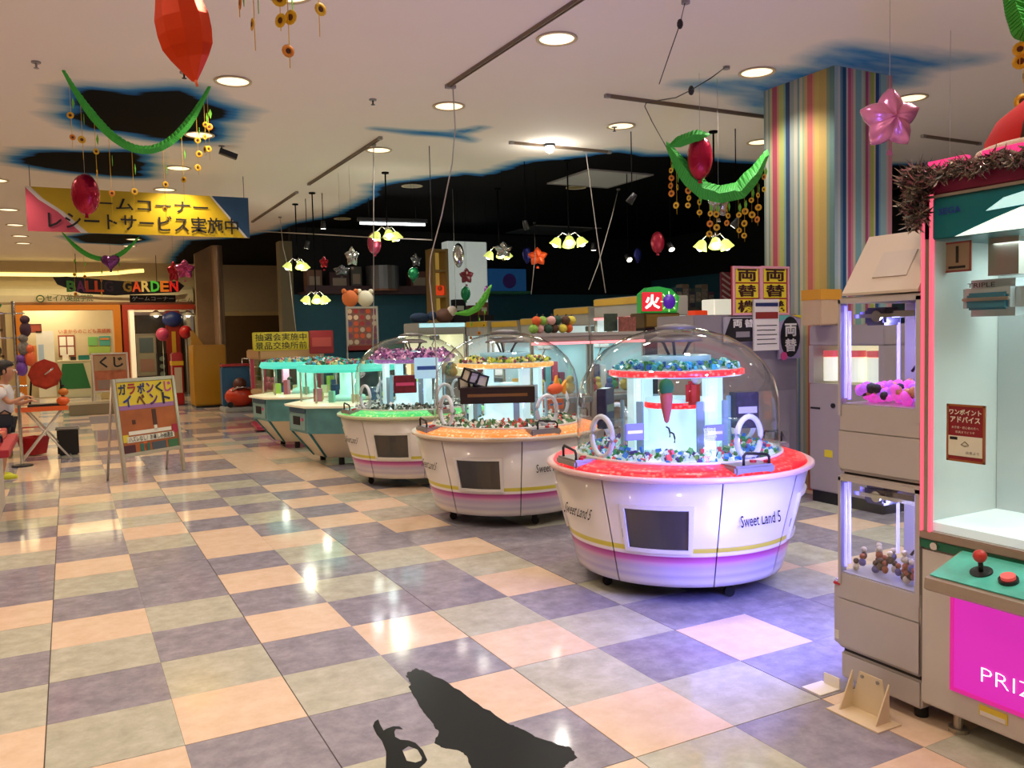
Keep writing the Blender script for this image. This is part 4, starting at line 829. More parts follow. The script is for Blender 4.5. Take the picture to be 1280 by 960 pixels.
for k, (dx, dz_, sz, m, l, nm) in enumerate(((-.24, .1, .07, white, 'white paper cup on the folding table left of the drum', 'paper_cup'), (.24, .08, .10, orange, 'orange pumpkin-shaped toy on the folding table right of the drum', 'pumpkin_toy'), (.25, .25, .08, mat('amber toy', '#c8742a', .6), 'amber toy stacked above the pumpkin toy', 'small_toy'))):
    t = thing(nm, l, 'cup' if k == 0 else 'toy', (TXc+dx, TYc-.08, zt+(dz_-.08 if k < 2 else .13)))
    b = MB()
    if k == 0: b.lathe([(0, 0), (.03, 0), (.042, .16), (.038, .16), (0, .01)], 14)
    else: b.sph((0, 0, sz*.62), sz*.78, 12, (1, .9, .8))
    b.build('body', m, t); b = MB(); b.cyl((0, 0, .13 if k else .16), .02, .03, 8); b.build('stem' if k else 'lid', dark if k else white, t)
t = thing('black_bin', 'small black bin on the floor under the folding table', 'bin', (TXc+.27, 12.95, 0)); b = MB(); b.bx(-.13, .13, -.13, .13, 0, .36, .02); b.build('bin_body', dark, t); b = MB(); b.tube([(-.14, -.14, .36), (.14, -.14, .36), (.14, .14, .36), (-.14, .14, .36)], .012, 6, True); b.build('rim', grey, t)
t = thing('red_basket', 'red plastic basket on the floor behind the crossed table legs', 'basket', (TXc-.15, 13.2, 0)); b = MB(); b.lathe([(0, .01), (.15, .01), (.2, .25), (.19, .25), (.14, .02)], 4, smooth=False); b.build('basket_body', red, t); b = MB(); b.tube([(-.17, 0, .25), (-.12, 0, .38), (.12, 0, .38), (.17, 0, .25)], .01, 6); b.build('handle', red, t)
# display table at the left edge
t = thing('display_table', 'white-sided display table with a red edge at the left border', 'table', (-1.02, 8.8, 0))
b = MB(); b.bx(-.5, .43, -1.1, .36, 0, .62, .01); b.build('side_panels', mat('cream panel', '#c9bda6', .5), t)
b = MB(); b.bx(-.53, .57, -1.13, .30, .62, .68, .006); b.build('red_top', mat('red table edge', '#a82430', .5), t)
r5 = random.Random(5); first = None; n = 0
for a in range(5):
    for c in range(3):
        m = [mat('pack red', '#b03038', .4), mat('pack black', '#1f1a1c', .4), mat('pack salmon', '#d8785a', .4)][(a+c) % 3]
        t = thing('snack_packet', '%s flat packet on the display table, %s row, %s' % (['red', 'black', 'salmon'][(a+c) % 3], ['nearest', 'second', 'third', 'fourth', 'farthest'][a], ['left', 'middle', 'at the aisle side'][c]), 'packet', (-1.33+.33*c, 7.84+.28*a, .68), 0, 'packets on the display table')
        b = MB(); b.box((0, 0, .03), (.27, .25, .06), (0, 0, r5.uniform(-.1, .1)), .008); b.build('packet_body', m, t)
        b = MB(); b.box((0, 0, .062), (.18, .12, .004), (0, 0, 0)); b.build('packet_label', whitep, t)
# shelf of caps behind, at the left border
t = thing('cap_shelf', 'wooden shelf unit at the left border behind the child', 'shelf', (-1.17, 13.2, 0))
for z in (.5, .95, 1.35, 1.7): b = MB(); b.bx(-.45, .42, -.25, .25, z, z+.03); b.build('shelf_board', mat('worn wood', '#8a6a44', .6), t)
for x_ in (-.45, .40): b = MB(); b.bx(x_, x_+.03, -.25, .25, 0, 1.95); b.build('side_board', MATS['worn wood'], t)
k = 0
for z in (.53, .98, 1.38, 1.73):
    for q in range(3):
        m = [mat('cap maroon', '#5a2a34', .8), mat('cap rust', '#a8502c', .8), mat('cap grey', '#6a6460', .8), mat('cap olive', '#6a7a2a', .8)][(q+k) % 4]; k += 1
        t = thing('folded_cap', '%s folded cap on the wooden shelf, %s board, %s' % (['maroon', 'rust', 'grey', 'olive'][(q+k-1) % 4], {.53: 'lowest', .98: 'second', 1.38: 'third', 1.73: 'top'}[z], ['left', 'middle', 'right'][q]), 'cap', (-1.44+.27*q, 13.1, z), 0, 'caps on the wooden shelf')
        b = MB(); b.sph((0, 0, .06), .12, 12, (1, 1, .9)); b.box((0, 0, .035), (.22, .22, .07), None, .02); b.build('crown', m, t)
        b = MB(); b.cyl((0, -.13, .02), .10, .012, 14); b.build('peak', m, t)
t = thing('price_tag_sign', 'small green and white leaf sign on top of the wooden shelf', 'sign', (-.90, 13.0, 1.95)); b = MB(); b.prism([(-.12, 0), (.1, 0), (.16, .1), (-.02, .2), (-.14, .12)], .02, 'y'); b.build('leaf_board', green, t); b = MB(); b.bx(-.02, .06, -.006, 0, .04, .12); b.build('white_label', whitep, t)
# ================================================================== RIGHT: TWO-TIER TOWER AND CRANE GAME
steel_w = mat('light grey enamel', '#b9b2b0', .35, coat=.15); violet = glow('violet LED strip', '#5c54ff', 2.6); seam = mat('dark seam', '#241f1e', .6)
t = thing('prize_tower', 'narrow two-tier white prize tower with violet lit windows', 'game machine', (2.75, 2.0, 0))
TWd, TD = .37, .42      # along y, along x
b = MB(); b.bx(.02, TD, .01, TWd-.01, .16, .186); b.bx(.02, TD, .01, TWd-.01, .9, .915); b.build('dark_seams', seam, t)
b = MB(); b.bx(.01, TD, 0, TWd, .055, .165, .008); b.build('plinth', steel_w, t)
for z0, z1, g0, g1, nm in ((.182, .902, .50, .875, 'lower'), (.912, 1.615, 1.19, 1.59, 'upper')):
    b = MB()   # case with an open display window towards the aisle and the far side
    b.bx(0, TD, 0, TWd, z0, g0, .006)
    b.bx(0, TD, 0, .02, g0, g1); b.bx(0, .03, TWd-.012, TWd, g0, g1); b.bx(TD-.02, TD, 0, TWd, g0, g1); b.bx(0, TD, 0, TWd, g1, z1, .006)
    cs = b.build('tier_case', steel_w, t)
    b = MB(); b.bx(-.004, 0, .0, TWd, z0+.01, g0-.11, .002); b.build('service_door', steel_w, cs)
    b = MB(); b.bx(-.003, .003, .02, TWd-.012, g0, g1); b.build('window_pane', PANE, cs)
    b = MB()
    b.bx(-.006, .004, -.0, .02, g0-.05, g1+.015); b.bx(-.006, .004, TWd-.012, TWd, g0-.05, g1+.015); b.bx(-.006, .004, .0, TWd, g1, g1+.018); b.build('window_trim', steel_w, cs)
    for yy in (.03, TWd-.02):
        b = MB(); b.bx(.012, .02, yy-.004, yy+.004, g0+.02, g1-.01); b.build('violet_strip', violet, cs)
    b = MB(); b.bx(.05, TD-.04, .04, TWd-.03, g1-.06, g1-.045); b.bx(.1, .14, .02, TWd-.02, g1-.05, g1-.035); b.bx(.25, .28, .02, TWd-.02, g1-.05, g1-.035); b.build('crane_rails', chrome, cs)
    b = MB(); b.box((.12, .26, g1-.055), (.10, .10, .07), None, .01); b.build('crane_motor', mat('grey motor', '#5a5668', .4, .5), cs)
    b = MB(); b.cyl((.066, .24, g1-.055), .022, .02, 16, (0, math.pi/2, 0)); b.build('motor_cap', chrome, cs)
    b = MB(); b.tube([(.13, .10, g1-.06), (.12, .10, g1-.16), (.12, .07, g1-.2)], .012, 6); b.tube([(.12, .07, g1-.2), (.11, .05, g1-.27)], .006, 5); b.tube([(.12, .07, g1-.2), (.11, .12, g1-.27)], .006, 5); b.build('claw', dark, cs)
    for dx in (-.03, .0, .03):
        b = MB(); b.tube([(.2+dx*.3, .10+dx, g1-.06), (.2+dx*.3, .10+dx, g0+.08)], .007, 6); b.build('drop_cable', mat('blue hose', '#3a4ae0', .3, emit='#3030ff', es=.5), cs)
    light('POINT', 'tier_lamp', (2.75+.1, 2.0+.2, g1-.09), 3.0, (.42, .42, 1), .04)
    light('POINT', 'tier_lamp', (2.75+.3, 2.0+.2, g0+.2), .8, (.5, .5, 1), .04)
for z0 in (.52, 1.2):
    for xx in (.06, .36):
        b = MB(); b.bx(xx, xx+.012, TWd, TWd+.008, z0, z0+.36); b.build('side_violet_strip', violet, t)
# sloping top cover
b = MB(); b.prism([(0, 1.62), (0, 1.63), (.16, 1.86), (TD, 1.86), (TD, 1.62)], TWd-.03, 'y', (0, .015, 0)); b.build('sloping_hood', mat('pale translucent hood', '#cdbfb0', .3, coat=.3), t)
b = MB(); b.box((.07, TWd*.45, 1.735), (.004, .15, .12), (0, .6, 0)); b.build('paper_slip', mat('faint slip', '#c4b8ae', .35), t)
b = MB(); b.bx(.03, .3, TWd, TWd+.055, .18, .45, .006); b.build('coin_box', steel_w, t)
b = MB(); b.bx(.026, .03, TWd+.012, TWd+.045, .2, .235); b.build('barcode_label', wht, t); b = MB(); b.bx(.024, .028, TWd+.01, TWd+.05, .43, .44); b.build('red_label', red, t)
for yy in (.05, TWd-.05): b = MB(); b.cyl((.08, yy, .03), .025, .06, 12); b.build('foot', black, t)
# contents of the tower
o = MB(); r6 = random.Random(6)
ms = [glow('pink tissue flower', '#ff50d8', .55, '#e060c8'), glow('violet tissue flower', '#d060ff', .5, '#c060e0'), mat('orange petal', '#f0a070', .6), mat('dark toy', '#2a2230', .5)]
for k in range(170):
    o.use(r6.choice([0, 0, 0, 1, 1, 2] if k < 155 else [3])); o.sph((r6.uniform(.03, .36), r6.uniform(.04, .33), 1.205+r6.uniform(0, .055)), r6.uniform(.014, .024), 6)
x_ = o.build('tissue_flowers', ms, None, (2.75, 2.0, 0)); tag(x_, 'bed of pink tissue flowers in the upper window of the prize tower', 'flowers', None, 'stuff')
for k in range(26):
    yy = .045+.011*k; xx = .04+r6.uniform(0, .10); zz = .505+.03*r6.random()+(.035 if k % 3 == 0 else 0)
    t2 = thing('mini_figure', 'little brown and cream figure in the lower window of the prize tower', 'toy', (2.75+xx, 2.0+yy, zz), r6.uniform(0, 6), 'small figures heaped in the lower tower window')
    c1 = [mat('fig brown', '#5a3a20', .6), mat('fig cream', '#d8c4a0', .6), mat('fig rust', '#a0522a', .6), mat('fig violet', '#6a5a90', .6)][k % 4]
    b = MB(); b.sph((0, 0, .013), .016, 8, (1, .8, 1)); b.build('body', c1, t2); b = MB(); b.sph((0, 0, .038), .012, 8); b.build('head', [MATS['fig cream'], MATS['fig brown'], MATS['fig rust']][k % 3], t2)
# floor bracket and loose card
t = thing('floor_bracket', 'bent cream metal bracket screwed to the floor in front of the tower', 'bracket', (2.56, 2.03, 0)); bm_ = mat('cream steel', '#dcc9a8', .45)
b = MB(); b.bx(0, .13, 0, .24, 0, .006, .001); b.build('floor_plate', bm_, t)
b = MB(); b.prism([(.03, .004), (.21, .004), (.17, .155), (.07, .155)], .006, 'x', (.105, 0, 0)); b.build('upright_plate', bm_, t)
for yy in (.035, .2): b = MB(); b.prism([(.03, .004), (.106, .004), (.106, .15)], .006, 'y', (0, yy, 0)); b.build('gusset', bm_, t)
for yy in (.085, .155): b = MB(); b.cyl((.103, yy, .14), .007, .006, 10, (0, math.pi/2, 0)); b.build('screw', grey, t)
t = thing('floor_bracket', 'white plate corner of another bracket behind the cream one', 'bracket', (2.63, 2.36, 0)); b = MB(); b.bx(0, .12, 0, .10, 0, .006, .001); b.build('floor_plate', card, t); b = MB(); b.bx(.11, .116, 0, .08, .006, .05); b.build('upright_plate', card, t)
# crane game
PXf = 2.752; pkled = mat('pink LED tube', '#b05060', .4, emit='#ff6880', es=.9)
t = thing('crane_game', 'large white crane game with teal trim, magenta panel and joystick', 'game machine', (PXf, 1.999, 0))
Wp, Dp = -1.35, .95     # runs towards -y, depth +x
cg = mat('warm white cabinet', '#cbc4bc', .35, coat=.2)
b = MB(); b.bx(0, Dp, Wp, 0, .09, .68, .008); body = b.build('lower_cabinet', cg, t)
b = MB(); b.bx(-.006, Dp, Wp, 0, .68, .715, .003); b.build('corner_band', mat('deep green band', '#14684a', .3), t)
b = MB(); b.bx(-.012, Dp, Wp, .0, .715, .745, .004); b.build('glass_sill', mat('bronze sill', '#a58e80', .3, .3), t)
b = MB(); b.cyl((-.012, -.065, .697), .014, .02, 16, (0, math.pi/2, 0)); b.build('key_lock', chrome, t)
# control deck juts out towards the player
dk = [(-.001, .60), (-.001, .70), (-.10, .665), (-.21, .63), (-.215, .60), (-.20, .585)]
b = MB(); b.prism([(-.001, .60), (-.001, .70), (-.20, .635), (-.205, .60), (-.19, .59)], -1.05, 'y', (0, -.16, 0)); cdk = b.build('control_deck', mat('satin bronze edge', '#a8978a', .3, .2), t)
sl = math.atan2(.065, .199)
b = MB(); b.box((-.098, -.68, .6725), (.185, 1.02, .004), (0, -sl, 0)); b.build('deck_print', mat('turquoise deck print', '#62d8c8', .3, noise=.4, nscale=9, coat=.3), cdk)
b = MB(); b.cyl((-.105, -.30, .672), .035, .01, 20, (0, -sl, 0)); b.build('joystick_base', dark, cdk)
b = MB(); b.tube([(-.105, -.30, .67), (-.112, -.30, .715)], .008, 8); b.build('joystick_shaft', dark, cdk)
b = MB(); b.sph((-.114, -.30, .728), .022, 16); b.build('joystick_ball', mat('red knob', '#c83a34', .3), cdk)
b = MB(); b.cyl((-.12, -.40, .672), .03, .014, 20, (0, -sl, 0)); b.build('button_collar', dark, cdk); b = MB(); b.cyl((-.122, -.40, .683), .022, .014, 20, (0, -sl, 0)); b.build('push_button', mat('pink button', '#e86a6a', .3, emit='#ff5050', es=.3), cdk)
b = MB(); b.bx(-.03, 0, -1.1, -.14, .545, .585, .006); b.build('under_rail', grey, t)
b = MB(); b.bx(-.006, .004, -1.1, -.13, .19, .53); pn = b.build('magenta_panel', glow('magenta backlit panel', '#e828c0', .75, '#8a1c78'), t)
b = MB(); b.bx(-.010, -.004, -1.1, -.13, .186, .20); b.bx(-.010, -.004, -.136, -.124, .186, .535); b.build('panel_edge', mat('magenta edge', '#a0106a', .4, emit='#ff30b0', es=.5), pn)
text('panel_lettering', 'PRIZE', .235, .05, glow('white lit lettering', '#ffffff', 1.2), pn, (-.012, -.36, .285), FACE_X, -.018, 0)
t3 = MB(); t3.bx(-.003, 0, -.33, -.23, .135, .172); lb = t3.build('warning_label', mat('label yellow', '#e0c83a', .5), t)
b = MB(); b.bx(-.005, -.003, -.325, -.235, .137, .152); b.build('label_print', whitep, lb)
for yy in (-.10, -1.25):
    for xx in (.08, .8):
        b = MB(); b.cyl((xx, yy, .05), .018, .10, 12); b.cyl((xx, yy, .008), .035, .016, 16); b.build('levelling_foot', alu, t)
# glazed box
b = MB(); b.bx(.02, Dp-.02, Wp+.02, -.02, .745, .775); b.build('bright_deck', glow('lit prize deck', '#d8f4ff', .35), t)
b = MB(); b.bx(Dp-.03, Dp, Wp, 0, .745, 1.82); b.build('back_panel', mat('white back panel', '#e4ece8', .5), t)
b = MB(); b.bx(.012, Dp, -.018, 0, .745, 1.82); b.build('side_wall', mat('white side wall', '#dfe6e2', .4), t)
b = MB(); b.bx(.03, Dp, Wp, Wp+.012, .745, 1.82); b.build('side_pane', PANE, t)
b = MB(); b.bx(0, .006, Wp, -.03, .745, 1.82); b.build('front_pane', PANE, t)
b = MB(); b.bx(.42, .45, -.42, -.02, .775, 1.82); b.build('middle_partition', mat('pale partition', '#cdd8da', .4), t)
for yy in (-.006, -.038):
    b = MB(); b.bx(-.008, .006, yy-.006, yy+.006, .72, 1.96); b.build('led_tube', pkled, t)
b = MB(); b.bx(-.004, .012, -.031, -.013, .745, 1.95); b.build('corner_post', alu, t)
# header
b = MB(); b.bx(-.004, Dp, Wp, 0, 1.80, 1.945, .004); hd = b.build('header_box', mat('teal header', '#0a6670', .3), t)
b = MB(); sw = [(-.13, 1.802), (-.2, 1.825), (-.28, 1.85), (-.36, 1.872), (-.5, 1.88), (-1.3, 1.88), (-1.3, 1.802)]
b.prism(sw, -.004, 'x', (-.005, 0, 0)); b.build('white_swoosh', glow('lit white swoosh', '#d8fff4', .75), hd)
b = MB(); b.prism([(-.24, 1.875), (-.3, 1.91), (-.42, 1.93), (-1.3, 1.93), (-1.3, 1.88), (-.42, 1.88)], -.003, 'x', (-.005, 0, 0)); b.build('cyan_swoosh', glow('lit cyan swoosh', '#30e8f0', .6), hd)
text('maker_lettering', 'SEGA', .085, .022, mat('deep blue lettering', '#1a2a90', .4), hd, (-.008, -.11, 1.895), FACE_X, .02, 0)
b = MB(); b.bx(-.012, Dp, Wp, .0, 1.945, 1.955); b.build('silver_edge', alu, t)
b = MB(); b.bx(-.008, Dp, Wp, 0, 1.955, 2.02, .006); b.build('maroon_top', mat('maroon top band', '#7a1440', .4), t)
b = MB()
for k in range(6): b.bx(.0, .03, -.16-.2*k, -.02-.2*k, 2.055, 2.078)
b.build('top_led_tubes', mat('hot pink tube', '#a02050', .4, emit='#ff3a80', es=1.1), t)
# crane head, posters
p = on_x(1256, 372, 2.95)
cr = thing('crane_carriage', 'silver and blue moulded crane carriage hanging inside the crane game', 'crane part', p, -math.pi/2)
b = MB(); b.box((0, 0, 0), (.22, .2, .13), None, .03); b.build('silver_shell', mat('silver shell', '#c0c8cc', .25, .4), cr)
b = MB(); b.box((0, -.1, -.012), (.15, .02, .06), None, .008); b.build('blue_window', mat('steel blue window', '#3a7890', .25), cr)
b = MB(); b.box((0, -.112, -.005), (.17, .012, .012), None, .003); b.build('window_bar', alu, cr)
text('carriage_lettering', 'TRIPLE', .10, .016, ink, cr, (-.02, -.104, .045), FACE_Y, .01, .002)
b = MB(); b.bx(-.05, .06, -.02, .06, .08, 1.80-p.z); b.build('lift_column', alu, cr)
def xposter(px0, px1, py0, py1, X, label, m, border=None, name='poster', cat='poster'):
    c = on_x((px0+px1)/2, (py0+py1)/2, X); w_ = abs(on_x(px0, (py0+py1)/2, X).y-on_x(px1, (py0+py1)/2, X).y); h_ = on_x((px0+px1)/2, py0, X).z-on_x((px0+px1)/2, py1, X).z
    t = thing(name, label, cat, (X, c.y, c.z-h_/2), -math.pi/2)
    b = MB(); b.bx(-w_/2, w_/2, 0, .004, 0, h_); b.build('sheet', m, t)
    if border:
        f_ = .007; b = MB(); b.bx(-w_/2, w_/2, -.002, 0, 0, f_); b.bx(-w_/2, w_/2, -.002, 0, h_-f_, h_); b.bx(-w_/2, -w_/2+f_, -.002, 0, 0, h_); b.bx(w_/2-f_, w_/2, -.002, 0, 0, h_); b.build('border', border, t)
    return t, w_, h_
t, w_, h_ = xposter(1183, 1231, 506, 578, PXf-.012, 'dark red advice poster with white characters on the crane game glass', mat('dark red print', '#8a1a28', .4), mat('gold border', '#9a5a28', .4))
b = MB(); b.bx(-w_*.44, w_*.44, -.003, -.001, h_*.10, h_*.45); b.build('white_field', wht, t)
text('poster_lettering', 'ワンポイント', w_*.84, h_*.10, wht, t, (0, -.004, h_*.87), FACE_Y, .03, 0); text('poster_lettering', 'アドバイス', w_*.78, h_*.11, wht, t, (0, -.004, h_*.74), FACE_Y, .03, 0)
text('small_lettering', 'お子様・初心者の方へ', w_*.7, h_*.045, wht, t, (0, -.004, h_*.60), FACE_Y, .0, 0); text('small_lettering', '係員までどうぞ', w_*.5, h_*.04, wht, t, (0, -.004, h_*.52), FACE_Y, .0, 0)
b = MB(); b.bx(-w_*.40, -w_*.2, -.004, -.003, h_*.38, h_*.43); b.build('black_tab', ink, t)
b = MB(); b.tube([(-.014, -.004, h_*.30), (0, -.004, h_*.36), (.014, -.004, h_*.30), (0, -.004, h_*.28)], .0012, 5, True); b.build('claw_sketch', ink, t)
text('small_lettering', '店長より', w_*.35, h_*.05, ink, t, (w_*.2, -.005, h_*.17), FACE_Y, .0, 0)
t, w_, h_ = xposter(1179, 1214, 302, 340, 2.86, 'small square beige notice with a red border inside the crane game', mat('notice tan', '#c8a884', .5), mat('notice red', '#b0504a', .5))
b = MB(); b.bx(-.004, .006, -.003, -.001, h_*.3, h_*.85); b.bx(-w_*.3, w_*.3, -.003, -.001, h_*.12, h_*.2); b.build('drawn_pole', ink, t)
for (px, py, m, l) in ((1255, 621, mat('yellow ball', '#e8c030', .35), 'yellow plastic ball on the crane game deck'), (1282, 624, mat('blue ball', '#3a9ae0', .35), 'blue plastic ball beside the yellow one')):
    p = on_x(px, py, 3.25); t = thing('play_ball', l, 'ball', (p.x, p.y, .775)); b = MB(); b.sph((0, 0, .065), .062, 20); b.build('shell', m, t); b = MB(); b.cyl((0, 0, .004), .02, .008, 12); b.build('base_ring', whitep, t)
light('AREA', 'crane_lamp', (3.25, 1.45, 1.78), 12, (.86, 1, .97), .7, shape='RECTANGLE', size_y=.8)
# tinsel: hundreds of thin foil strands
r8 = random.Random(8); b = MB(); ms = [mat('silver tinsel', '#9a9088', .25, .8), mat('rose tinsel', '#a8707c', .3, .7), mat('dark tinsel', '#4a4440', .3, .7)]
def strand(c, n, R_):
    for k in range(n):
        d = Vector((r8.gauss(0, 1), r8.gauss(0, 1), r8.gauss(0, 1))).normalized()*r8.uniform(.5, 1)*R_; q = Vector((r8.gauss(0, 1), r8.gauss(0, 1), r8.gauss(0, 1))).cross(d).normalized()*.0022
        p = Vector(c)+Vector((r8.uniform(-.02, .02), r8.uniform(-.02, .02), r8.uniform(-.02, .02)))
        v = [b.bm.verts.new(p-q), b.bm.verts.new(p+q), b.bm.verts.new(p+d*.55+q+Vector((0, 0, -.006))), b.bm.verts.new(p+d)]
        f = b.bm.faces.new(v); f.material_index = r8.choice((0, 0, 0, 1, 2))
for k in range(60):
    y = 2.02-.9*k/59; strand((PXf-.025, y, 2.03+.010*math.sin(k*.7)), 60, .042)
for k in range(14): strand((PXf-.02, 2.01+.02*math.sin(k), 2.04-.013*k), 110, .075-.002*k)
o = b.build('tinsel_garland', ms, None); tag(o, 'silver tinsel garland along the top edge of the crane game', 'tinsel', None, 'stuff')
# red cap on top
p = on_x(1262, 200, 3.0)
t = thing('red_hat', 'large red cap with a white brim lying on top of the crane game', 'hat', (3.06, 1.66, 2.07), .0)
b = MB(); b.lathe([(.27, 0), (.262, .06), (.225, .13), (.15, .19), (.06, .215), (0, .22)], 28); b.build('red_crown', mat('red velvet', '#c00a08', .8, bump=.2), t)
b = MB(); b.tube([(.275*math.cos(a*.2618), .275*math.sin(a*.2618), .01) for a in range(24)], .022, 8, True); b.build('white_brim', mat('cream fleece', '#d8c8b4', .95, bump=.6, nscale=60), t)
b = MB(); b.tube([(-.271, .0, .02), (-.255, .0, .08), (-.215, .0, .145), (-.14, .0, .196), (0, 0, .222)], .014, 6); b.build('dark_band', mat('dark olive band', '#3a2410', .7), t)
t = thing('purple_star_ornament', 'small purple foil star lying on top of the prize tower hood', 'ornament', (2.98, 2.15, 1.865)); b = MB()
b.prism([(0, .0), (.10, .03), (.12, .10), (.05, .06), (0, .08)], .02, 'y'); b.build('star_point', mat('purple foil', '#6a3a78', .25, .8), t); b = MB(); b.bx(.0, .09, -.005, .025, 0, .008); b.build('clip', grey, t)
# ================================================================== FLOOR STICKER (black silhouette)
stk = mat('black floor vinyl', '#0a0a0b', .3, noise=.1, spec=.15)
def px_poly(pts): return [tuple(on_z(x, y, 0))[:2] for x, y in pts]
def rag(pts, n=5, amp=1.1, seed=2):
    r_ = random.Random(seed); out = []
    for (a, c), (d, e_) in zip(pts, pts[1:]+pts[:1]):
        for k in range(n): u = k/n; out.append((a+(d-a)*u+r_.uniform(-amp, amp)*(k > 0), c+(e_-c)*u+r_.uniform(-amp, amp)*(k > 0)))
    return out
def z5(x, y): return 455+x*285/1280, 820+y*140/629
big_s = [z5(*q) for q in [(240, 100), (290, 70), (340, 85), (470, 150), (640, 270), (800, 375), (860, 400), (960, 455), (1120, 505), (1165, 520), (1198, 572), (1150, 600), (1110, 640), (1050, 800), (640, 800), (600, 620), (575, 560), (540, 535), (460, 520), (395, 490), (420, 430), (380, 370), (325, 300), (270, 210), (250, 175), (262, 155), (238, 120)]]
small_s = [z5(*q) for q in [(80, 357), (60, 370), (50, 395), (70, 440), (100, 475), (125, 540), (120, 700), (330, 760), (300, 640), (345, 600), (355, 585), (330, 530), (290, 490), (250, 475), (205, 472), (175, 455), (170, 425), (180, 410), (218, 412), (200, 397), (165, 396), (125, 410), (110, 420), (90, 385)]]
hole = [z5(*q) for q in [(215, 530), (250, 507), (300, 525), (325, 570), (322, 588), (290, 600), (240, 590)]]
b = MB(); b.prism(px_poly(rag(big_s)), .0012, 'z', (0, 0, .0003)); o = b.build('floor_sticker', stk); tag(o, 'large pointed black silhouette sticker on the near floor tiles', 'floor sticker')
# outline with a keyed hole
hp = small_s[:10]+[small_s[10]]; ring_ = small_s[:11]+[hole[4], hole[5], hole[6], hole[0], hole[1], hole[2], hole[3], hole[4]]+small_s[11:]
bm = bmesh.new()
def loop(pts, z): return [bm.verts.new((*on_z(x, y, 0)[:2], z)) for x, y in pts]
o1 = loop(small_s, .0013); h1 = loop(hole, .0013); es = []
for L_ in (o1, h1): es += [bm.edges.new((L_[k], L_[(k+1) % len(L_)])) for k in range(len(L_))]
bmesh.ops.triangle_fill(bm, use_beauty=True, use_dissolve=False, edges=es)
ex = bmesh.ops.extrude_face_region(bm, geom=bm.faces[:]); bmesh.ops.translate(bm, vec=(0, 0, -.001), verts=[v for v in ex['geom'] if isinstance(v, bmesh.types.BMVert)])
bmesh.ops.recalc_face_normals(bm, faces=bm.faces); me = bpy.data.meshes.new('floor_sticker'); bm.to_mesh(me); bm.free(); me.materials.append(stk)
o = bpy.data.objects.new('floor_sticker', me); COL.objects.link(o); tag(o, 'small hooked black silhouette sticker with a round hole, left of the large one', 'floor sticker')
# ================================================================== CHANGE MACHINES BY THE PILLAR
def change_machine(x0, x1, y, label, rz=0):
    t = thing('change_machine', label, 'change machine', ((x0+x1)/2, y, 0)); w_ = x1-x0
    b = MB(); b.bx(-w_/2, w_/2, 0, .5, .05, 1.62, .01); b.build('cabinet', mat('grey enamel', '#8d8784', .4), t)
    b = MB(); b.bx(-w_/2+.03, w_/2-.03, -.012, 0, .10, .95, .004); b.build('lower_door', mat('grey enamel door', '#9a9490', .4), t)
    b = MB(); b.bx(-w_/2, w_/2, -.0, .48, 0, .05); b.build('plinth', dark, t); return t, w_
t1, w1 = change_machine(4.58, 5.76, 5.42, 'grey change machine with black and white signs left of the pillar')
Yc = 5.42
def ysign(x0, x1, y0, y1, Y, label, m, name='sign', cat='sign', border=None, rz=0):
    return board(name, x0, x1, y0, y1, Y, label, cat, m, border)
redp = mat('sign red', '#a01c24', .5); ylp = mat('sign yellow', '#e8d430', .5)
for (x0, x1, l) in ((916, 951, 'red and yellow upright change sign, left of the pair'), (951, 986, 'red and yellow upright change sign, right of the pair')):
    t, W, Hh = ysign(x0, x1, 333, 394, Yc-.02, l, redp, 'change_sign', border=mat('sign pink edge', '#e0a0a0', .5))
    for k, ch in enumerate('両替機'):
        z = Hh*(.82-.32*k); b = MB(); b.bx(-W*.4, W*.4, -.004, -.001, z-Hh*.145, z+Hh*.145); b.build('yellow_block', ylp, t)
        text('sign_character', ch, W*.68, Hh*.25, mat('sign ink', '#3a1010', .5), t, (0, -.006, z), bold=.03, depth=0)
t, W, Hh = ysign(943, 974, 374, 438, Yc-.06, 'white notice sheet with a red heading on the change machine', wht, 'notice_sheet', 'notice')
b = MB(); b.bx(-W*.45, W*.45, -.004, -.001, Hh*.62, Hh*.75); b.build('red_heading', mat('heading red', '#8a2a24', .5), t)
b = MB(); b.bx(-W*.45, W*.45, -.004, -.001, Hh*.86, Hh*.93); b.build('blue_heading', mat('heading navy', '#1f2f5a', .5), t)
for k in range(5): b = MB(); b.bx(-W*.4, W*.4*(1-.15*(k % 2)), -.003, -.001, Hh*(.12+.09*k), Hh*(.135+.09*k)); b.build('text_line', ink, t)
t, W, Hh = ysign(906, 944, 396, 428, Yc-.03, 'black fan-shaped sign with white characters left of the notice', mat('grey plate', '#a8a4a0', .5), 'fan_sign')
b = MB(); b.prism([(-W*.5, Hh*.3), (-W*.3, Hh*.95), (W*.5, Hh*.95), (W*.5, Hh*.02), (-W*.2, Hh*.02)], -.005, 'y', (0, -.001, 0)); b.build('black_fan', ink, t)
text('sign_character', '両', W*.3, Hh*.32, wht, t, (-W*.1, -.009, Hh*.74), bold=.03, depth=0); text('sign_character', '替', W*.3, Hh*.32, wht, t, (W*.28, -.009, Hh*.74), bold=.03, depth=0)
b = MB(); b.bx(-W*.15, W*.3, -.008, -.006, Hh*.2, Hh*.42); b.build('grey_screen', grey, t)
t, W, Hh = ysign(974, 1001, 394, 448, Yc-.05, 'tall black oval sign with white characters at the right of the change machine', mat('lilac plate', '#a89aa8', .5), 'oval_sign')
b = MB(); b.prism([(W*.44*math.cos(q*.3142), Hh/2+Hh*.47*math.sin(q*.3142)) for q in range(20)], -.006, 'y', (0, -.001, 0)); b.build('black_oval', ink, t)
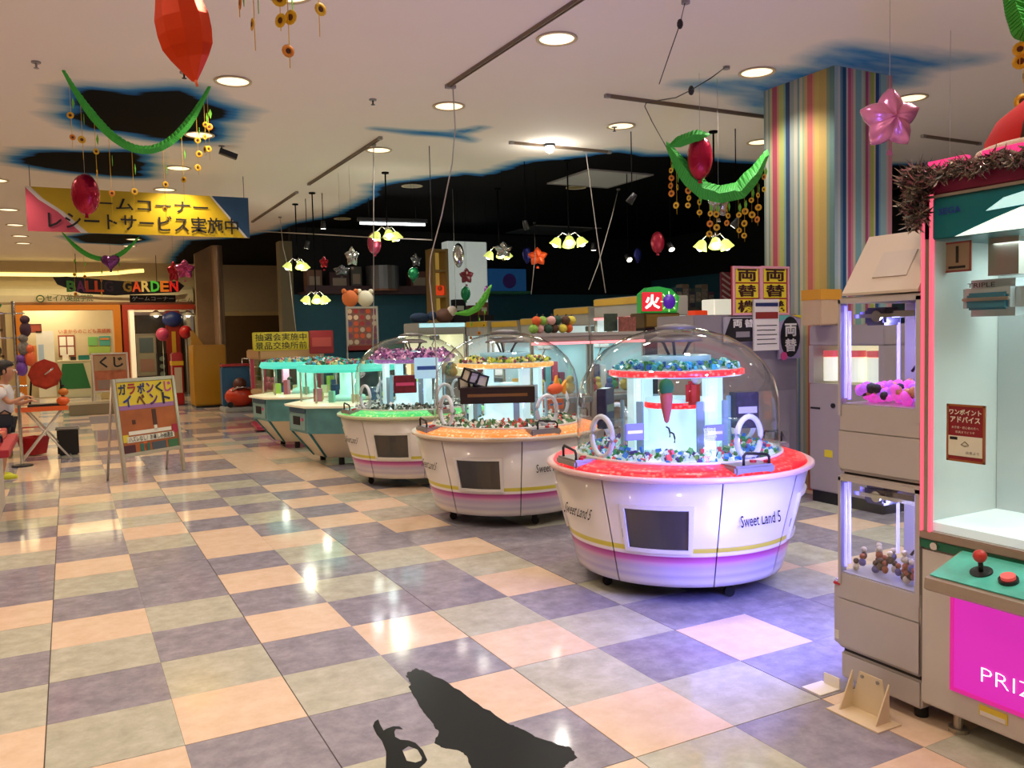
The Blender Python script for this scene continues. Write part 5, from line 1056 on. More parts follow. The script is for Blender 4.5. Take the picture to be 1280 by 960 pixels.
text('sign_character', '両', W*.55, Hh*.30, wht, t, (0, -.010, Hh*.66), bold=.03, depth=0); text('sign_character', '替', W*.55, Hh*.30, wht, t, (0, -.010, Hh*.31), bold=.03, depth=0)
b = MB(); b.prism([(-W*.5, Hh), (0, Hh), (-W*.2, Hh*.93), (-W*.5, Hh*.85)], -.007, 'y', (0, -.001, 0)); b.use(1).prism([(W*.05, Hh), (W*.5, Hh), (W*.5, Hh*.93)], -.007, 'y', (0, -.001, 0)); b.use(2).cyl((-W*.3, -.006, Hh*.06), W*.14, .006, 14, (math.pi/2, 0, 0)); b.build('coloured_corners', [mat('mint corner', '#6ab8a0', .5), ylp, pinkp], t)
for (px, py, l) in ((971, 452, 'dark round handset hook on the grey cabinet front'), ):
    p = on_y(975, 545, Yc-.02); t = thing('key_cluster', 'small dark lock box low on the grey change machine', 'lock', p); b = MB(); b.bx(-.07, .02, -.01, .0, -.05, .04, .003); b.build('lock_box', dark, t); b = MB(); b.cyl((.05, -.01, .02), .025, .02, 14, (math.pi/2, 0, 0)); b.build('lock_barrel', grey, t)
# ticket machine with red and white window, right of the change machine
t = thing('gacha_cabinet', 'white prize cabinet with a lit red-banded window right of the change machine', 'game machine', (5.62, 5.16, 0), -math.pi/2); wv = .75
b = MB(); b.bx(0, wv, 0, .33, .10, 1.02, .01); b.bx(0, .05, 0, .33, 1.02, 1.34); b.bx(wv-.05, wv, 0, .33, 1.02, 1.34); b.bx(0, wv, 0, .33, 1.34, 1.51, .01); b.build('cabinet', mat('off white enamel', '#a89c96', .4), t)
b = MB(); b.bx(.05, wv-.05, .30, .32, 1.02, 1.34); b.build('lit_back', glow('warm lit back', '#f4f0b8', .6), t)
b = MB(); b.bx(.05, wv-.05, .0, .006, 1.02, 1.34); b.build('window_pane', PANE, t)
for k, x_ in enumerate((.16, .38, .60)):
    b = MB(); b.cyl((x_, .12, 1.27), .085, .05, 20); b.use(1).cyl((x_, .12, 1.14), .082, .20, 20); b.build('ribbed_drum', [mat('coral band', '#e05a60', .4, emit='#ff6060', es=.4), glow('cream drum', '#fff8d0', .6)], t)
b = MB(); b.bx(.02, .12, -.006, 0, .80, .815); b.build('name_label', ink, t)
b = MB(); b.bx(.17, .25, -.006, 0, .40, .46); b.build('warning_label', ylp, t); b = MB(); b.cyl((.26, -.006, .84), .02, .014, 14, (math.pi/2, 0, 0)); b.build('coin_slot', dark, t)
b = MB(); b.bx(.02, wv-.02, .02, .3, 0, .10); b.build('plinth', dark, t)
t, W, dp, hh = boxat('paper_carton', 1026, 1051, 362, 408, 4.9, .2, 'tan cardboard carton with an amber lid on the lit cabinet', 'carton', mat('tan card', '#c8ac80', .7), z0=1.51)
b = MB(); b.bx(-W/2-.004, W/2+.004, -dp/2-.004, dp/2+.004, hh*.72, hh+.004); b.build('amber_lid', mat('amber card', '#d89a2a', .6), t)
# ================================================================== CABINETS IN THE DARK PART OF THE ARCADE
lit_y = glow('pale yellow lit panel', '#f0e8b0', .7); lit_w = glow('lit white cabinet interior', '#dff6f4', .45); amber = mat('amber header', '#c89a28', .5)
greyw = mat('grey white cabinet', '#a59d96', .5)
def crane_cabinet(x, y, w_, z1, label, header=amber, face='x', led=None, hd=.26, group='crane cabinets along the right side', interior=None, prizes=('#c84a5a', '#3a70b0', '#e0c060', '#4a9a60')):
    """box-shaped crane cabinet, front towards -X (face x) or -Y (face y); x, y = front left corner seen from the player"""
    t = thing('crane_cabinet', label, 'game machine', (x, y, 0), -math.pi/2 if face == 'x' else 0, group)
    b = MB(); b.bx(0, w_, 0, .7, .06, .80, .01); b.build('lower_cabinet', greyw, t)
    b = MB(); b.bx(.03, w_-.03, .02, .68, 0, .06); b.build('plinth', dark, t)
    b = MB(); b.bx(.06, w_-.06, -.16, 0, .72, .78, .01); b.build('control_shelf', mat('shelf blue grey', '#7a8a90', .4), t)
    b = MB(); b.bx(.02, w_-.02, .66, .70, .80, z1-hd); b.build('back_panel', interior or lit_w, t)
    b = MB(); b.bx(.005, .02, .03, .67, .80, z1-hd) if face == 'x' else b.bx(w_-.02, w_-.005, .03, .67, .80, z1-hd); b.build('side_panel', interior or lit_w, t)
    for a in (0, w_-.03):
        for c in (0, .67): b = MB(); b.bx(a, a+.03, c, c+.03, .80, z1-hd); b.build('post', alu, t)
    b = MB(); b.bx(.03, w_-.03, .005, .01, .80, z1-hd); b.build('front_pane', PANE, t)
    if led: b = MB(); b.bx(0, w_, -.01, .0, z1-hd-.03, z1-hd); b.build('led_strip', led, t)
    b = MB(); b.bx(0, w_, 0, .7, z1-hd, z1, .01); b.use(1).bx(.01, w_-.01, -.012, -.001, z1-hd*.38, z1-.01); b.build('header', [greyw, header], t)
    b = MB(); b.box((w_/2, .35, z1-hd-.05), (.14, .14, .08), None, .01); b.tube([(w_/2, .35, z1-hd-.08), (w_/2-.06, .33, z1-hd-.17), (w_/2-.03, .33, z1-hd-.24)], .01, 6); b.build('crane_head', grey, t)
    r_ = random.Random(int(x*31+y*17)); k = 0
    for a in range(3):
        for c in range(2):
            m = mat('prize '+prizes[(a+c) % 4], prizes[(a+c) % 4], .6); k += 1
            b = MB(); s_ = r_.uniform(.05, .08); b.sph((0, 0, s_), s_, 10, (1, .9, 1)); b.sph((0, -.01, s_*2.3), s_*.7, 10); o = b.build('plush_prize', m, t, (.15+(w_-.3)*a/2, .2+.25*c, .80))
    for k in range(7):      # boxed prizes stacked against the back
        c = r_.choice(['#d84a6a', '#e8e0e8', '#3a58a8', '#f0c860', '#7ac0c8', '#a0406a', '#f0f0f0', '#40507a']); h_ = r_.uniform(.18, .42)
        b = MB(); xx = .08+(w_-.2)*k/6; b.bx(xx, xx+(w_-.2)/6*.85, .48, .62, .80, .80+h_, .003); b.build('boxed_prize', mat('boxed '+c, c, .5), t)
    return t
A_ = 6.45
specs = [(9.72, 1.15, 1.95, 'tall crane cabinet with a long amber header left of the lit marquee', amber, glow('rose led', '#ff4060', 1.2)),
         (10.80, .95, 1.86, 'crane cabinet with a squarish amber header left of the tallest one', amber, None), (11.85, .95, 1.74, 'crane cabinet with an amber top behind the right half of the middle dome', amber, None),
         (12.9, .95, 1.72, 'pale crane cabinet behind the left half of the middle dome', amber, None), (13.95, .9, 1.74, 'crane cabinet with a yellow header left of the middle dome', amber, None)]
for q, (y, w_, z1, l, hdr, led) in enumerate(specs):
    crane_cabinet(A_, y, w_, z1, l, hdr, 'x', led)
light('AREA', 'cabinet_lamp', (6.7, 9.2, 1.6), 5, (.85, 1, 1), .4); light('AREA', 'cabinet_lamp', (6.7, 11.3, 1.42), 5, (.9, 1, 1), .4); light('AREA', 'cabinet_lamp', (6.7, 12.4, 1.42), 5, (.9, 1, 1), .4)
# nearer machine with rose light strips, seen between and through the domes
x0_ = on_y(664, 430, 8.0).x; x1_ = on_y(806, 430, 8.0).x
crane_cabinet(x0_, 8.0, (x1_-x0_)/2-.01, 1.50, 'low crane cabinet with rose light strip and cyan interior, under the soft fruit heap', mat('silver header', '#b0a8a4', .4), 'y', MATS['rose led'], .10, 'low rose-lit crane cabinets', glow('cyan lit interior', '#b0e8f0', .3, '#a8c4c8'))
crane_cabinet((x0_+x1_)/2+.01, 8.0, (x1_-x0_)/2-.01, 1.50, 'low crane cabinet with rose light strip right of its twin, behind the nearest dome', MATS['silver header'], 'y', MATS['rose led'], .10, 'low rose-lit crane cabinets', glow('cyan lit interior', '#b0e8f0', .3, '#a8c4c8'))
light('AREA', 'cabinet_lamp', (x0_+.4, 8.35, 1.36), 3, (.8, 1, 1), .4); light('AREA', 'cabinet_lamp', (x1_-.4, 8.35, 1.36), 3, (.8, 1, 1), .4)
# second row behind, facing the viewer
for (x, y, w_, z1, l, hdr, ii) in ((5.15, 13.0, .85, 1.72, 'crane cabinet with a turquoise lit header and yellow poster behind the farthest dome', glow('turquoise header light', '#7ad8e8', .8), lit_y),
                               (8.0, 12.2, .95, 1.8, 'crane cabinet seen over the orange machine top, far right row', amber, None), (on_y(872, 410, 7.2).x, 7.2, .62, 1.66, 'blue lit crane cabinet left of the change signs', glow('blue violet header', '#6a80ff', .5), glow('violet interior', '#8a80ff', .4))):
    crane_cabinet(x, y, w_, z1, l, hdr, 'y', None, .2, 'crane cabinets facing the aisle end', ii)
# fruit-coloured soft toys heaped on a cabinet top
pal = [('lime', '#8ab84a'), ('orange', '#e0622a'), ('yellow', '#d8c848'), ('brown', '#5a3a28'), ('dark green', '#2a4a34'), ('pale pink', '#e0a8a0')]
for k in range(12):
    nm, c = pal[(k*5+k//6) % 6]; lay_ = k//6; xx = x0_+.10+.095*(k % 6)+.04*lay_; zz = 1.50+.09*lay_
    t = thing('soft_fruit', '%s soft fruit toy in the %s layer of the heap on the low cabinet' % (nm, 'bottom' if lay_ == 0 else 'upper'), 'toy', (xx, 8.12+.03*(k % 2), zz), 0, 'soft fruit toys on the low cabinet')
    b = MB(); b.sph((0, 0, .05), .055, 10, (1, 1, .95)); b.build('fruit_body', mat('soft '+c, c, .8), t); b = MB(); b.tube([(0, 0, .095), (.01, 0, .12)], .008, 5); b.build('stalk', brown, t)
# glowing marquee with painted shapes
p0, p1, q0 = on_y(801, 375, 8.1), on_y(846, 375, 8.1), on_y(823, 358, 8.1); zb = on_y(823, 391, 8.1).z
t = thing('marquee_sign', 'lit red and purple marquee with green scroll edge above the machines', 'sign', ((p0.x+p1.x)/2, 8.1, zb)); W = p1.x-p0.x; Hh = q0.z-zb
b = MB(); b.prism([(-W/2, 0), (-W/2, Hh*.7), (-W*.3, Hh*.95), (0, Hh), (W*.35, Hh*.9), (W*.58, Hh*.6), (W/2, 0)], .08, 'y'); b.build('marquee_body', mat('marquee green', '#1f8a3a', .4, emit='#20b040', es=.25), t)
b = MB(); b.bx(-W*.48, W*.08, -.01, 0, Hh*.06, Hh*.78, .004); b.build('red_panel', glow('lit red panel', '#e02038', .6, '#c02030'), t)
b = MB(); b.bx(W*.08, W*.48, -.01, 0, Hh*.06, Hh*.66, .004); b.build('lime_panel', glow('lit lime panel', '#60c040', .45, '#409030'), t)
b = MB(); b.lathe([(0, 0), (.09, 0), (.09, .02), (0, .02)], 16, (W*.25, -.012, Hh*.42), rot=(math.pi/2, 0, 0)); b.build('purple_disc', glow('purple disc', '#5a20b0', .5, '#3a1478'), t)
for q in range(8): b = MB(); a = q*.785; b.box((W*.25+.10*math.cos(a), -.02, Hh*.42+.10*math.sin(a)), (.05, .006, .012), (0, -a, 0)); b.build('ray', glow('lime rays', '#90ff60', .8), t)
text('marquee_character', '火', W*.42, Hh*.55, glow('white marquee character', '#ffe8e0', 1.1), t, (-W*.2, -.014, Hh*.42), bold=.04, depth=0)
t, W, dp, hh = boxat('brown_cabinet', 806, 850, 391, 410, 8.1, .3, 'brown box that carries the lit marquee', 'cabinet', mat('brown lacquer', '#5a4018', .5), z0=None)
b = MB(); b.bx(-W/2+.02, W/2-.02, -dp/2-.01, -dp/2, .02, hh-.02); b.build('front_panel', mat('ochre lacquer', '#7a5a20', .5), t)
b = MB(); b.bx(-W/2+.03, W/2-.03, -dp/2+.03, dp/2-.03, -t.location.z, 0); b.build('leg_column', dark, t)
def fill(name, x0, x1, y0, y1, Y, dp, label, cat, m, pn='body', z0=None, stripe=None, group=None):
    t, W, dp, hh = boxat(name, x0, x1, y0, y1, Y, dp, label, cat, m, None, group, z0, pn)
    if stripe: b = MB(); b.bx(-W/2*.8, W/2*.8, -dp/2-.006, -dp/2-.001, hh*.3, hh*.7); b.build('printed_area', stripe, t)
    return t, W, dp, hh
# things high on the right wall and shelves
sh, W, dp, hh = fill('figure_shelf', 846, 906, 384, 389, 10.6, .4, 'dark shelf unit of figures left of the change signs', 'shelf', mat('dark shelf', '#3a342c', .6), 'shelf_board')
for k, (x, c) in enumerate(((850, '#4a3a5a'), (858, '#2a4a5a'), (866, '#6a5a4a'), (874, '#3a3a50'), (882, '#4a5a5a'), (890, '#7a6a5a'), (898, '#5a3a4a'))):
    p = on_y(x, 384, 10.55); t = thing('figure_box', ['violet', 'teal', 'tan', 'navy', 'sea grey', 'beige', 'plum'][k]+' figure box on the dark wall shelf', 'box', (p.x, 10.8, p.z), 0, 'figure boxes on the wall shelf'); h = .26+.06*(k % 3)
    b = MB(); b.bx(-.07, .07, -.08, .08, 0, h, .004); b.build('carton', mat('carton '+c, c, .5), t); b = MB(); b.bx(-.05, .05, -.084, -.08, h*.3, h*.8); b.build('clear_window', mat('figure print', '#9a9088', .4, noise=.6, nscale=30), t)
b = MB(); b.bx(-W/2, -W/2+.04, -.2, .2, -sh.location.z, 0); b.build('support', dark, sh); b = MB(); b.bx(W/2-.04, W/2, -.2, .2, -sh.location.z, 0); b.build('support', dark, sh)
t, W, dp, hh = fill('striped_pennant', 901, 914, 340, 378, 10.3, .03, 'red and grey diagonal striped board left of the change signs', 'sign', mat('pennant rose', '#8a3a4a', .6), 'board')
b = MB(); b.bx(-.02, .02, 0, .02, -t.location.z, 0); b.build('support', dark, t)
for k in range(5): b = MB(); b.box((0, -.02, hh*(.12+.19*k)), (W*.9, .004, .03), (0, .5, 0)); b.build('pale_stripe', mat('pennant pale', '#c8b0a8', .6), t)
q_ = fill('lit_red_box', 868, 885, 388, 401, 9.8, .3, 'small glowing orange-red box top on the right-hand machines', 'light box', glow('orange red light box', '#ff5028', .45, '#c03010'), 'box_body'); b = MB(); b.bx(-.03, .03, -.03, .03, -q_[0].location.z, 0); b.build('support', dark, q_[0])
q_ = fill('lit_white_box', 893, 916, 374, 396, 10.0, .3, 'bright white light box left of the change signs', 'light box', glow('white light box', '#fffbe0', .5), 'box_body'); b = MB(); b.bx(-.03, .03, -.03, .03, -q_[0].location.z, 0); b.build('support', dark, q_[0])
t, W, Hh_ = board('candy_poster', 774, 795, 396, 428, 8.05, 'small poster of rows of faces standing above the near dome', 'poster', mat('candy poster print', '#a05a50', .6, noise=.6, nscale=25), None)
b = MB(); b.bx(-.03, .03, .02, .05, 1.5-t.location.z, .1); b.build('stand', alu, t)
t, W, Hh_ = board('dark_poster', 756, 772, 392, 414, 8.1, 'small dark green poster left of the poster of faces', 'poster', mat('dark green print', '#3a4a3a', .6, noise=.5, nscale=20), None)
b = MB(); b.bx(-.03, .03, .02, .05, 1.5-t.location.z, .1); b.build('stand', alu, t)
# wall-mounted canopy, lit display wall, door frame
t, W, dp, hh = fill('shop_canopy', 612, 658, 336, 364, 16.3, .7, 'blue toy-shop canopy with green edge on the dark back wall', 'canopy', mat('canopy blue', '#2a5a8a', .5, emit='#2060a0', es=.15), 'canopy_body')
b = MB(); b.bx(-W/2-.05, W/2+.1, -dp/2-.05, dp/2, -.06, .0, .01); b.build('canopy_edge', mat('canopy green', '#3a7a5a', .5), t)
b = MB(); b.cyl((W*.02, -dp/2-.02, hh*.45), .16, .03, 18, (math.pi/2, 0, 0)); b.build('round_badge', mat('badge violet', '#5a3a90', .4), t)
t = thing('display_unit', 'bright white lit display wall unit behind the farthest dome', 'display unit', (on_y(586, 380, 15.6).x, 15.6, 0)); W = on_y(612, 350, 15.6).x-on_y(563, 350, 15.6).x; ztop = on_y(586, 302, 15.6).z
b = MB(); b.bx(-W/2, W/2, 0, .3, 1.9, ztop, .01); b.build('lit_panel', mat('bright white board', '#d8dcd4', .6, emit='#e8f4ea', es=.3), t)
b = MB(); b.bx(-W/2, W/2, -.25, .3, 0, 1.9, .01); b.build('counter_base', mat('dark counter', '#2a1f24', .5), t)
for (x_, w_, h_, c, l) in ((-.28, .25, .32, '#1a1418', 'black carton'), (.02, .2, .2, '#6a1a20', 'dark red carton'), (.25, .2, .26, '#8a5a40', 'tan plush box')):
    tt = thing('display_carton', l+' on the counter of the white display wall unit', 'box', (t.location.x+x_, 15.5, 1.9)); b = MB(); b.bx(-w_/2, w_/2, -.1, .1, 0, h_, .006); b.build('carton', mat('carton '+c, c, .6), tt); b = MB(); b.bx(-w_*.3, w_*.3, -.104, -.1, h_*.3, h_*.6); b.build('label', wht, tt)
t = thing('tan_shelf_tower', 'narrow tan shelf tower with lit shelves left of the white display wall', 'shelf', (on_y(552, 380, 15.2).x, 15.2, 0)); W = .34
for x_ in (-W/2, W/2-.06): b = MB(); b.bx(x_, x_+.06, 0, .35, 0, 3.2); b.build('side_board', mat('tan laminate', '#a5854c', .5), t)
for z in (1.3, 1.75, 2.25, 2.75, 3.15): b = MB(); b.bx(-W/2+.06, W/2-.06, 0, .35, z, z+.04); b.build('shelf_board', mat('tan laminate', '#a5854c', .5), t)
b = MB(); b.bx(-W/2+.06, W/2-.06, .33, .35, 1.3, 3.15); b.build('back_board', mat('ochre lit back', '#c8a850', .6, emit='#ffd060', es=.2), t)
tt = thing('red_glow_toy', 'small red and orange toy glowing on the tan shelf tower', 'toy', (t.location.x, 15.32, 2.29)); b = MB(); b.box((0, 0, .1), (.2, .1, .2), None, .02); b.build('body', glow('ember toy', '#ff5020', .5, '#a02010'), tt); b = MB(); b.sph((0, -.05, .14), .05, 10); b.build('face', orange, tt)
# boards and cartons on the back wall ledge
ledge_y = 16.4
t = thing('long_ledge', 'dark maroon ledge along the back wall', 'shelf', (5.7, ledge_y+.2, 2.38)); b = MB(); b.bx(-1.55, 1.45, -.25, .35, 0, .05); b.build('ledge_board', mat('maroon ledge', '#3a2024', .6), t); b = MB(); b.bx(-1.55, 1.45, -.26, -.25, .0, .16); b.build('ledge_lip', mat('maroon ledge', '#3a2024', .6), t)
for k, (x, w_, h_, c, l) in enumerate(((4.35, .3, .42, '#6a4a3a', 'tan carton'), (4.85, .4, .38, '#3a2024', 'maroon carton'), (5.2, .22, .5, '#4a4a46', 'grey figure carton'), (6.55, .38, .42, '#5a3228', 'rust carton, left of a pair'), (7.0, .36, .42, '#6a3a2a', 'rust carton, right of a pair'))):
    tt = thing('storage_carton', l+' on the dark ledge of the back wall', 'box', (x, ledge_y+.15, 2.43), 0, 'cartons on the wall ledge'); b = MB(); b.bx(-w_/2, w_/2, -.14, .14, 0, h_, .006); b.build('carton', mat('carton '+c, c, .7), tt); b = MB(); b.bx(-w_*.35, w_*.35, -.144, -.14, h_*.3, h_*.7); b.build('printed_label', mat('dim label', '#8a7a6a', .6), tt)
tt = thing('grey_cylinder', 'dull grey metal cylinder resting on the dark ledge above the candy poster stand', 'drum', (5.78, ledge_y+.12, 2.43)); b = MB(); b.cyl((0, 0, .27), .34, .50, 24); b.build('cylinder_wall', mat('dull steel', '#6a6a6c', .4, .6), tt); b = MB(); b.cyl((0, 0, .03), .36, .04, 24); b.build('base_ring', mat('copper ring', '#7a5038', .4, .4), tt)
# candy poster stand
t, W, Hh = board('poster_stand', 433, 473, 383, 440, 13.6, 'tall stand poster covered in candy pictures between the teal machine and the farthest dome', 'poster', mat('candy print', '#8a5a4a', .6, noise=.3, nscale=9), alu)
rr_ = random.Random(4)
for k in range(5):
    for j in range(6):
        c = rr_.choice(['#c8502a', '#b8a088', '#7a3a50', '#d8b090', '#a02a2a', '#5a4a6a']); b = MB(); b.cyl((-W*.38+W*.19*k, -.004, Hh*(.22+.135*j)), W*.075, .006, 10, (math.pi/2, 0, 0)); b.build('candy_picture', mat('candy '+c, c, .5), t)
b = MB(); b.bx(-W*.48, W*.48, -.012, -.004, 0, Hh*.14); b.build('red_footer', mat('footer red', '#7a1a18', .5), t)
b = MB(); b.bx(-W*.5, -W*.46, 0, .03, -t.location.z, 0); b.build('support', alu, t); b = MB(); b.bx(W*.46, W*.5, 0, .03, -t.location.z, 0); b.build('support', alu, t)
for (px, c, l) in ((438, '#c8642a', 'orange bear-shaped head'), (457, '#d8c8a8', 'cream dog-shaped head')):
    p = on_y(px, 383, 13.6); tt = thing('plush_head', l+' on top of the candy poster stand', 'toy', p); b = MB(); b.sph((0, 0, .13), .14, 14, (1, .5, 1)); b.build('head', mat('plush '+c, c, .8), tt)
    for s_ in (-1, 1): b = MB(); b.sph((s_*.10, 0, .25), .045, 8); b.build('ear', mat('plush '+c, c, .8), tt)
# plush heap on the turquoise-header cabinet and dark red box, figures
tt = thing('dark_blue_plush', 'dark blue long plush lying on the turquoise-header cabinet', 'toy', (5.3, 13.3, 1.72)); b = MB(); b.sph((0, 0, .09), .10, 12, (1.9, 1, .9)); b.build('body', mat('navy plush', '#1f3048', .8), tt); b = MB(); b.sph((.2, -.05, .12), .08, 12); b.build('head', mat('navy plush', '#1f3048', .8), tt)
tt = thing('cream_plush', 'brown and cream plush on the turquoise-header cabinet', 'toy', (5.75, 13.3, 1.72)); b = MB(); b.sph((0, 0, .12), .13, 12, (1.3, 1, 1)); b.build('body', mat('brown plush', '#6a4434', .8), tt); b = MB(); b.sph((.12, -.06, .2), .09, 12); b.build('head', mat('cream plush', '#c8b0a0', .8), tt)
# red and yellow boards over the pink and teal machines
t = thing('pink_prize_booth', 'pink and cream prize booth at the far end of the machine row', 'game machine', (3.28, 14.5, 0)); pk = mat('booth pink', '#b83858', .35)
b = MB(); b.prism([(-.62, -.55), (.55, -.62), (.62, .5), (-.5, .58)], .05, 'z', (0, 0, .03)); b.build('base_plate', pk, t)
b = MB(); b.bx(-.42, .42, -.42, .42, .08, .56, .02); b.build('pedestal', pk, t)
b = MB(); b.bx(-.50, .50, -.50, .50, .56, .66, .02); b.build('counter', mat('booth cream', '#c8a878', .5), t)
for a in (-.46, .46):
    for c in (-.46, .46): b = MB(); b.bx(a-.03, a+.03, c-.03, c+.03, .66, 1.18); b.build('post', pk, t)
for (a0, a1, c0, c1) in ((-.43, .43, -.47, -.46), (-.47, -.46, -.43, .43), (.46, .47, -.43, .43)): b = MB(); b.bx(a0, a1, c0, c1, .66, 1.18); b.build('glass_side', PANE, t)
b = MB(); b.bx(-.54, .54, -.54, .54, 1.18, 1.34, .02); b.build('canopy', mat('booth canopy', '#c09868', .5), t)
b = MB(); b.bx(-.05, .05, -.05, .05, .66, 1.18); b.build('inner_post', glow('rose glow', '#ff90d0', .5), t)
light('POINT', 'booth_lamp', (3.28, 14.2, 1.1), 5, (1, .7, .85), .1)
for k in range(6):
    b = MB(); s_ = .07; b.sph((0, 0, s_), s_, 10); b.sph((0, 0, s_*2.4), s_*.7, 8); b.build('plush_prize', [mat('p rose', '#c86a78', .7), mat('p green', '#5a8a50', .7), mat('p dark', '#3a2a2a', .7)][k % 3], t, (-.3+.3*(k % 3), -.3+.3*(k//3), .66))
ys_ = 13.95
t, W, dp, hh = fill('yellow_sign_board', 316, 386, 415, 438, ys_, .05, 'yellow sign board with two rows of black characters above the pink booth', 'sign', mat('board yellow', '#cfbe2c', .5), 'board')
for r_, s_ in ((.73, '抽選会実施中'), (.27, '景品交換所前')): text('board_lettering', s_, W*.92, hh*.40, ink, t, (0, -.03, hh*r_), bold=.005, depth=0)
for a in (-W*.4, W*.4): b = MB(); b.bx(a-.012, a+.012, -.01, .01, 1.34-t.location.z, 0); b.build('support', alu, t)
t, W, dp, hh = fill('red_sign_board', 387, 417, 413, 442, 13.4, .05, 'dark red sign board right of the yellow board', 'sign', mat('board dark red', '#8a1c22', .5), 'board', z0=None, stripe=mat('board red print', '#a8403a', .5))
b = MB(); b.bx(-.02, .02, -.0, .02, -t.location.z, 0); b.build('support', alu, t)
# ================================================================== HANGING CABLES
cabm = mat('pale power cable', '#b8b0a8', .5); cabd = mat('dark power cable', '#2a2828', .5)
def cable(pts, label, m=cabm, r=.006, beads=()):
    P = [Vector(p) for p in pts]; t = thing('hanging_cable', label, 'cable', P[0])
    b = MB(); b.tube([p-P[0] for p in P], r, 6); b.build('cord', m, t)
    b = MB(); b.cyl((0, 0, -.012), .03, .024, 12); b.build('ceiling_hook', grey, t)
    for q in beads: b = MB(); b.sph(Vector(q)-P[0], .022, 8, (1, 1, 1.6)); b.build('connector', dark, t)
    return t
def dn(px, py, D): return at(px, py, D)
c0 = on_z(566, 107, H); cable([c0, on_y(569, 160, 7.2), on_y(565, 205, 7.2), on_y(552, 270, 7.2), on_y(538, 322, 7.2), on_y(537, 350, 7.2), on_y(544, 420, 7.2), on_y(547, 500, 7.2), on_y(550, 560, 7.2), on_y(553, 606, 7.2)], 'long pale cable from the rail end bending down behind the middle dome machine')
c0 = on_z(467, 180, H); cable([c0, dn(467, 300, 10.1), dn(467, 400, 10.1), dn(466, 440, 10.1)], 'straight pale cable hanging left of the farthest dome machine')
c0 = on_z(350, 271, H); cable([c0, dn(354, 310, 14.6), dn(362, 342, 14.6), dn(366, 380, 14.6), dn(370, 414, 14.6)], 'pale cable hanging above the red sign board')
c0 = on_z(732, 187, H); cable([c0, dn(738, 232, 10.4), dn(747, 300, 10.4), dn(757, 366, 10.4)], 'pale cable crossing another to an amber-topped cabinet, leaning right')
c0 = on_z(773, 236, H); cable([c0, dn(765, 270, 10.5), dn(748, 330, 10.5), dn(736, 362, 10.5)], 'pale cable crossing another to an amber-topped cabinet, leaning left')
c0 = on_z(668, 280, H+0); cable([on_z(668, 278, H), dn(669, 320, 11), dn(664, 368, 11)], 'thin pale cable passing the orange star balloon', r=.004)
c0 = on_z(857, 0, H); cable([c0, dn(850, 30, 5.7), dn(836, 70, 6.0), dn(824, 105, 6.3)], 'dark beaded thread hanging from the top edge of the view', cabd, .004, (dn(850, 30, 5.7),))
c0 = on_z(908, 83, H); cable([c0, dn(888, 98, 5.6), dn(863, 113, 5.9), dn(845, 122, 6.2), dn(808, 128, 6.7), dn(806, 133, 6.7), dn(815, 152, 7.0), dn(833, 184, 7.4)], 'dark thread with a connector running from the blue paint to the green garland', cabd, .004, (dn(864, 113, 5.9),))
# curtain wire across the black ceiling
cw = [at(300, 288, 15.5), at(400, 293, 13), at(470, 297, 11.5), at(540, 300, 10)]
b = MB(); b.tube([p-cw[0] for p in cw], .008, 6); t = thing('curtain_wire', 'thin pale wire stretched across below the black ceiling', 'wire', cw[0]); b.build('wire', cabm, t)
for p in (cw[0], cw[-1]): b = MB(); b.tube([p-cw[0], Vector((p.x, p.y, H))-cw[0]], .005, 5); b.build('end_drop', cabd, t)
